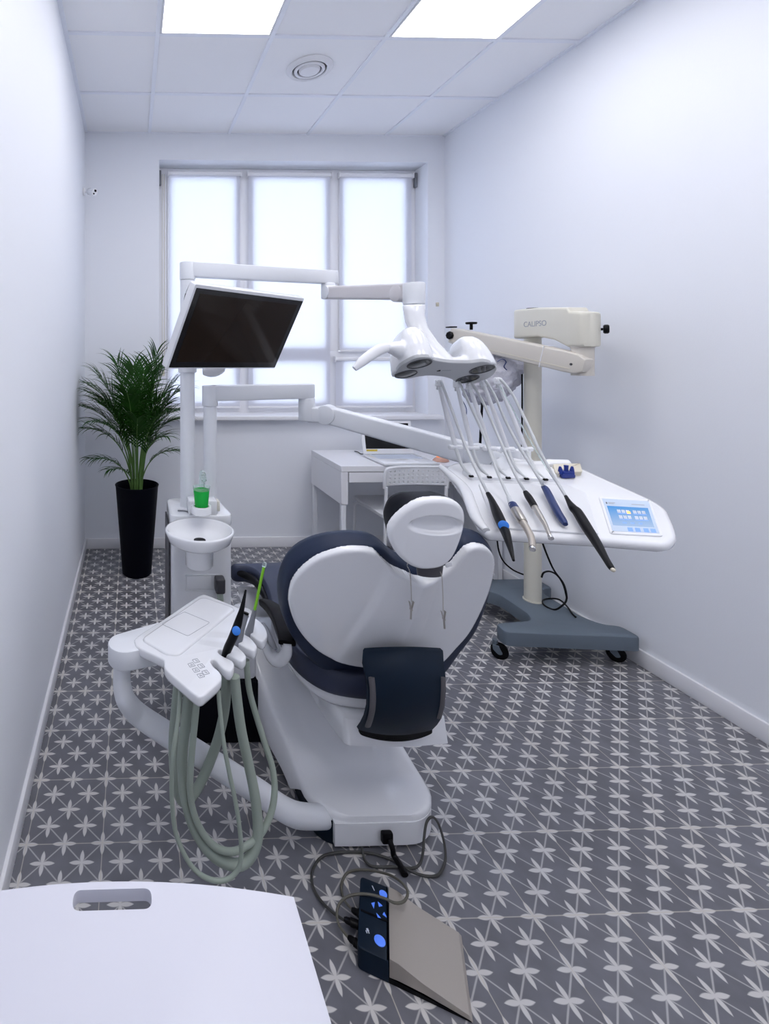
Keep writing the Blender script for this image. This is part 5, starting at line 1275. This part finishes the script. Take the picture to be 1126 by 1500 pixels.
for T_ in ([(417, 737), (437, 732), (432, 768)], [(455, 728), (482, 752), (462, 757)], [(447, 795), (455, 822), (474, 826)], [(493, 790), (508, 820), (484, 803)]):
    b = B(); layered(b, [PB(*c8(*p)) for p in T_], UP, [(0, -.001), (0, .0012)]); ob('arrow_key', b, 'bluek', bd_, sm=False, label='blue arrow key')
b = B(); v0 = (PB(*c8(385, 785))-g0).dot(e2_); box(b, 0, 0, 0, 0, 0, 0) if False else None
layered(b, [FP(.004, v0-.004, .0522), FP(us-.001, v0-.004, .0522), FP(us-.001, v0+.001, .0522), FP(.004, v0+.001, .0522)], UP, [(0, -.001), (0, .0008)]); ob('divider', b, 'black', bd_, sm=False)
b = B()
for (x, y) in ((392, 893), (401, 907), (389, 905), (398, 893), (425, 640), (432, 655)):
    c = PB(*c8(x, y)); layered(b, [c+V((-.0012, -.003, 0)), c+V((.0012, -.003, 0)), c+V((.0012, .003, 0)), c+V((-.0012, .003, 0))], UP, [(0, 0), (0, .0006)])
ob('symbols', b, 'whitep', bd_, sm=False)
plugs = [((300, 772), (352, 800)), ((255, 830), (350, 868)), ((280, 935), (345, 985))]
for k, (a, c) in enumerate(plugs):
    pa_, pc_ = PZ(*c8(*a), .022), PZ(*c8(*c), .022); dd = (pc_-pa_); dd.z = 0; dd.normalize()
    b = B(); rings = []
    for s_, r in ((0, .005), (.006, .008), (.014, .0085), (.016, .0105), ((pc_-pa_).length+.012, .0105)): rings.append(circ(pa_+dd*s_, V((-dd.y, dd.x, 0)), UP, r, r*.8, 16))
    loft(b, rings); ob('plug', b, 'black', fp_, label='black cable plug')
def cab(label, pts, r, m, name='cable'):
    """pts: (x, y, z) in the zoomed frame of the pedal"""
    b = B(); L_ = [PZ(*c8(x, y), z) for x, y, z in pts]; tube(b, L_, r, 10, 7); o = ob(name, b, m); return tag(o, label, 'cable', 'cables of the foot pedal')
cab('dark cable from the base port, arching up by the base corner and round the left', [(360, 405, .018), (370, 450, .012), (385, 490, .006), (430, 520, .006), (560, 522, .006), (660, 530, .006), (705, 500, .012), (722, 430, .035), (728, 350, .055), (742, 262, .075), (772, 228, .082), (805, 255, .075), (832, 325, .050), (850, 405, .022), (851, 490, .008), (815, 565, .006), (745, 577, .006), (650, 547, .010), (540, 482, .007), (400, 440, .006), (250, 436, .006), (135, 458, .006), (76, 530, .006), (70, 625, .006), (118, 718, .007), (190, 790, .015), (255, 835, .022)], .0036, 'cable')
cab('olive grey cable looping over the top of the foot pedal', [(305, 775, .022), (258, 715, .012), (240, 640, .006), (268, 565, .006), (330, 540, .006), (430, 545, .014), (530, 572, .04), (600, 618, .062), (631, 672, .070), (612, 722, .070), (560, 735, .068), (480, 703, .064), (380, 682, .060), (290, 692, .050), (232, 735, .035), (214, 800, .025), (230, 870, .022), (283, 940, .022)], .0032, 'cable2')
pa_, pb_ = PZ(*c8(508, 345), .05), PZ(*c8(612, 560), .008)
b = B(); c = PZ(*c8(505, 345), .052); yb = 1.463
c = P(*c8(508, 342), 1.462); box(b, c.x-.017, c.x+.016, 1.452, 1.468, c.z-.017, c.z+.016, .005, 2)
tube(b, [V((c.x+.002, 1.452, c.z)), V((c.x+.006, 1.44, c.z-.016)), PZ(*c8(550, 455), .014), PZ(*c8(585, 510), .009), PZ(*c8(615, 570), .009)], [.0085, .0085, .0088, .0092, .0100], 12, 5, flat=.7)
tag(ob('power_plug', b, 'black'), 'thick black plug lead hanging from the back of the chair base', 'plug')

# ================================================================== SIDE TABLE in the near left corner
TZ = .750; th_ = .017
R0_ = PZ(430, 1313, TZ); xl_ = -.292; xr_ = R0_.x; xm_ = (xl_+xr_)/2; yc_ = R0_.y; yp = PZ(215, 1289, TZ).y
q = [V((xr_, .12, TZ)), V((xr_, yc_, TZ))]
for k in range(1, 24): f = k/24; q.append(V((xr_+(xl_-xr_)*f, yc_+(yp-yc_)*(1-(2*f-1)**2), TZ)))
q += [V((xl_, yc_, TZ)), V((xl_, .12, TZ))]
tt = thing('side_table', ((xl_+xr_)/2, .4, 0), 'plain white table top with a slot handle in the near left corner', 'table')
b = B(); layered(b, q, UP, [(.0008, 0), (0, -.0008), (0, -th_+.0008), (.0008, -th_)])
tp_o = ob('table_top', b, 'table', tt, ang=30)
sA, sB = PZ(120, 1318, TZ-.0), PZ(210, 1316, TZ)
ca, cb_ = PZ(107, 1324, TZ), PZ(222, 1316, TZ); 
sl = [PZ(106, 1322, TZ), PZ(222, 1315, TZ)]
yb1, yb0 = PZ(165, 1302.5, TZ).y, PZ(165, 1333, TZ).y; xa_, xb_ = PZ(107, 1318, TZ).x, PZ(222, 1318, TZ).x
b = B(); qq = rounded([V((xa_, yb0, TZ+.02)), V((xb_, yb0, TZ+.02)), V((xb_, yb1, TZ+.02)), V((xa_, yb1, TZ+.02))], (yb1-yb0)*.42, 8)
layered(b, qq, UP, [(0, 0), (0, -.06)])
b.transform(Matrix.Translation(-wloc(tt)*1.0) @ Matrix.Identity(4)) if False else None
boolean(tp_o, b)
for x in (xl_+.05, xr_-.05):
    for y in (.16, .60):
        b = B(); cyl(b, (x, y, 0), (x, y, TZ-th_), .012, .016, n=20); ob('leg', b, 'table', tt)

# ================================================================== CAMERA, LIGHT, RENDER SETTINGS
cd = bpy.data.cameras.new('camera'); cam = bpy.data.objects.new('camera', cd); col.objects.link(cam)
cam.location = CAM; cam.rotation_euler = (PI/2, 0, -TH)
cd.sensor_fit = 'AUTO'; cd.sensor_width = 36; cd.lens = F/1500*36; cd.shift_x = (563-CX)/1500; cd.shift_y = -(750-CY)/1500
cd.clip_start = .02; cd.clip_end = 60
scene.camera = cam
w = bpy.data.worlds.new('sky'); scene.world = w; w.use_nodes = True
bg = w.node_tree.nodes['Background']; bg.inputs[0].default_value = (.86, .90, 1.0, 1); bg.inputs[1].default_value = 4.6
scene.view_settings.view_transform = 'Standard'; scene.view_settings.look = 'None'
scene.view_settings.exposure = 0.72; scene.view_settings.gamma = 1.0; scene.view_settings.use_curve_mapping = False
scene.cycles.max_bounces = 10; scene.cycles.diffuse_bounces = 6; scene.cycles.transparent_max_bounces = 12
scene.cycles.sample_clamp_indirect = 6.0
